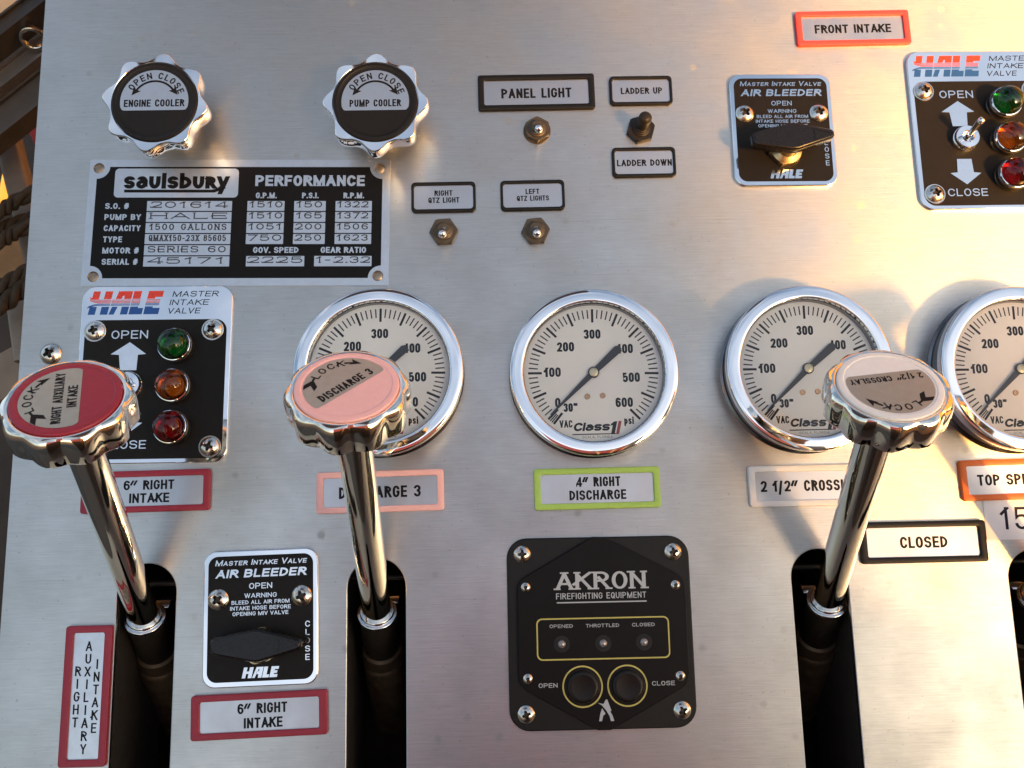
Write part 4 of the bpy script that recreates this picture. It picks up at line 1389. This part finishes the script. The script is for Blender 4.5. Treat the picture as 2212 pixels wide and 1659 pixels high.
beam('post', 'grey brown ladder post running down behind the ropes', 'post', (-556, 500, -275), (-496, 300, -275), 24, 24, POST, 0, 'posts left of the panel')
beam('post', 'ribbed pale post ending above the loose screw level', 'post', (-527, 300, -285), (-508, 205, -285), 26, 24, mat('post_pale', (.28, .235, .19), .5, .3, noise=(30, .3, .1)), 0, 'posts left of the panel')
beam('post', 'thin grey post close beside the panel edge', 'post', (-500, 345, -285), (-484, 180, -285), 14, 14, POST, 0, 'posts left of the panel')


def rope(lbl, pts, r):
    t = thing('rope', lbl, 'rope', *pts[0], 0, 'ropes left of the panel')
    for sidx in range(3):
        b = MB()
        ring = []
        n = 70
        P = [Vector(q) - Vector(pts[0]) for q in pts]
        for i in range(n + 1):
            u = i / n * (len(P) - 1)
            k = min(int(u), len(P) - 2)
            c = P[k].lerp(P[k + 1], u - k)
            a = i * .20 + sidx * 2.094
            d = (P[k + 1] - P[k]).normalized()
            s1 = d.cross(Vector((0, 0, 1))).normalized()
            s2 = s1.cross(d)
            cc = c + (s1 * math.cos(a) + s2 * math.sin(a)) * r * .5
            ring.append([cc + (s1 * math.cos(q * math.pi / 4) + s2 * math.sin(q * math.pi / 4)) * r * .58 for q in range(8)])
        vs = [p for rg in ring for p in rg]
        fs = [(i * 8 + j, i * 8 + (j + 1) % 8, (i + 1) * 8 + (j + 1) % 8, (i + 1) * 8 + j) for i in range(n) for j in range(8)]
        b.add(vs, fs)
        b.build('strand', ROPE, t, 60)
    return t


rope('upper brown rope slanting behind the panel edge', [(-560, 328, -222), (-516, 354, -222), (-500, 366, -222), (-440, 396, -222)], 7.5)
rope('second brown rope just under the upper one', [(-545, 335, -245), (-516, 347, -240), (-470, 362, -240)], 6)
rope('middle brown rope slanting behind the panel edge', [(-560, 296, -222), (-513, 321, -222), (-498, 331, -222), (-440, 358, -222)], 7.5)
rope('fourth brown rope, thick, above the lowest', [(-560, 246, -222), (-510, 271, -222), (-483, 288, -222), (-440, 305, -222)], 8)
rope('lowest brown rope left of the master intake valve plate', [(-560, 226, -224), (-509, 251, -224), (-484, 273, -224), (-440, 300, -224)], 9)

t = thing('marker_board', 'small red and white striped board seen between the posts', 'marker', -552, 506, -345, 28)
b = MB(); slab(b, rrect(15, 60, 1), 0, 4, .4); b.build('board', mat('signal_red', (.45, .02, .01), .5), t)
b = MB(); slab(b, rrect(9, 22, 1, 4, 2, 20), 4, 5, .3); b.build('white_band', PAPER, t)
t = thing('amber_reflector', 'glowing amber marker lamp low at the left edge', 'lamp', -592, 436, -360, -6)
b = MB(); lathe(b, [(6, -30), (6, 30), (4, 34), (.2, 36)], 24, tf=Matrix.Rotation(R(90), 4, 'X')); 
am_ = mat('amber_glow', (.8, .3, .03), .3)
am_.node_tree.nodes['Principled BSDF'].inputs['Emission Color'].default_value = (1, .42, .06, 1)
am_.node_tree.nodes['Principled BSDF'].inputs['Emission Strength'].default_value = .5
b.build('lamp_body', am_, t, 40)
t = thing('timber_crate', 'tan timber board far down between the ropes', 'board', -604, 372, -440, 8)
b = MB(); slab(b, rrect(70, 60, 2), 0, 10, 1); b.build('board', mat('tan_timber', (.26, .15, .06), .7, noise=(30, .3, .05)), t)
t = thing('pale_slab', 'pale beige plate at the lower left beyond the panel edge', 'plate', -560, 196, -330, 30)
b = MB(); slab(b, rrect(90, 50, 2), 0, 6, 1); b.build('plate', mat('beige_paint', (.24, .19, .14), .6, noise=(30, .2, .05)), t)
t = thing('truck_bed_wall', 'dark brown truck body floor behind the ladder rails and ropes', 'truck body', -640, 250, -560, 0)
b = MB(); slab(b, rrect(620, 1500, 4), -20, 0, 2); b.build('floor', mat('dark_truck_bed', (.045, .030, .018), .6, noise=(8, .6, .1)), t)

# ------------------------------------------------------------------ ground, walkway and unseen blocks added to shape light and reflections
def solid_box(name, lbl, cat, x0, x1, y0, y1, z0, z1, m, part='body', kind=None):
    o = bpy.data.objects.new(name, None)
    COL.objects.link(o)
    o.location = ((x0 + x1) / 2, (y0 + y1) / 2, z0)
    o['label'] = lbl
    o['category'] = cat
    b = MB()
    w, d, h = (x1 - x0) * 1000, (y1 - y0) * 1000, (z1 - z0) * 1000
    slab(b, rrect(w, d, min(w, d) * .03, 3), 0, h, min(w, d, h) * .02)
    b.build(part, m, o, 30)
    return o


me = bpy.data.meshes.new('ground')
me.from_pydata([(-1500, -1500, 0), (1500, -1500, 0), (1500, 1500, 0), (-1500, 1500, 0)], [], [(0, 1, 2, 3)])
me.materials.append(mat('asphalt', (.055, .053, .050), .85, noise=(3, .3, .05)))
gd = bpy.data.objects.new('ground', me)
COL.objects.link(gd)
gd['kind'] = 'structure'

RED = mat('fire_truck_red', (.72, .17, .13), .3, coat=.5, noise=(4, .1, .03))
solid_box('equipment_locker', 'red painted fire truck locker facing the pump panel', 'locker', -.32, .50, -1.55, -1.12, 2.62, 3.06, RED)  # added behind the camera to tint the panel reflection pink
solid_box('side_rail_box', 'low dark truck body side to the right of the walkway', 'truck body', .80, 2.6, -1.5, -1.15, 1.0, 2.50, mat('side_body', (.30, .24, .17), .5))  # added blocker: keeps the low sun off the lower right of the panel
solid_box('walkway', 'dark tread plate walkway in front of the pump panel', 'walkway', -1.5, 2.6, -1.12, -.25, 1.0, 1.12, mat('tread_plate', (.09, .075, .06), .45, .5))
# unseen pillar, added so its edge cuts the low sun off from the left part of the panel
hd = Vector((SUN.x, SUN.y)).normalized()
side = Vector((hd.y, -hd.x))
edge0 = Vector((.385, 0)) + hd * 4.4
q0 = edge0
q1 = edge0 + side * 1.15
b = MB()
pl = [q0, q0 + hd * .4, q1 + hd * .4, q1]
area = sum(pl[i].x * pl[(i + 1) % 4].y - pl[(i + 1) % 4].x * pl[i].y for i in range(4))
if area < 0:
    pl = pl[::-1]
loops(b, [([(p.x * 1000, p.y * 1000) for p in pl], 0), ([(p.x * 1000, p.y * 1000) for p in pl], 3420)])
o = b.build('brick_pillar', mat('far_wall', (.16, .12, .10), .8, noise=(.5, .2, .05)), None, 30)
o['label'] = 'dark brick pillar that shades the left part of the panel'
o['category'] = 'pillar'
# unseen overhead plate, added so the top of the panel reflects dark
t = thing('overhead_cradle', 'grey cradle plate above the pump panel', 'cradle', -370, 2400, 1600, 0)
b = MB(); slab(b, rrect(1310, 2050, 20), 0, 60, 5); b.build('plate', mat('cradle_grey', (.07, .06, .07), .5, .3), t)

rr = bpy.data.objects['equipment_locker']
b = MB(); slab(b, rrect(800, 410, 10, 3), -1620, -4, 6); b.build('base', mat('locker_base_dark', (.035, .028, .022), .5), rr, 30)  # dark lower block, added so the knob undersides reflect dark
for gx in (120, 250, 370):
    b = MB()
    for q0_, q1_ in (((gx, 280, -400), (gx, 280, 400)), ((gx, 280, -380), (gx, 190, -380)), ((gx, 280, 380), (gx, 190, 380))):
        tube(b, q0_, q1_, 14)
    b.build('grab_rail', mat('brass_rail', (.80, .62, .35), .25, 1.), rr, 40)  # bars added to put orange streaks into the panel reflection

solid_box('hose_bed_wall', 'tan painted truck body wall standing behind the pump panel', 'truck body', -2.2, 2.4, 1.7, 1.8, 1.0, 4.0, mat('tan_body_paint', (.42, .27, .13), .45, noise=(2, .3, .05)))  # unseen wall added to catch the sun and warm the nameplate reflections

solid_box('parked_truck', 'tan box bodied truck parked beyond the walkway', 'truck', 1.0, 4.0, -10.5, -8.0, .5, 8.0, mat('truck_box_tan', (.34, .24, .16), .5, noise=(1, .2, .05)))  # unseen block added to dim the sky reflected in the lower right

o = solid_box('cab_side', 'yellow painted cab side standing right of the pump panel', 'truck cab', -.9, .9, -.04, .04, 0, 2.9, mat('cab_yellow', (.80, .48, .10), .4, noise=(1, .15, .05)))  # unseen sunlit board, added as a gold reflection for the rods
o.location = (1.75, .30, 1.1)
o.rotation_euler = (0, 0, R(-38))
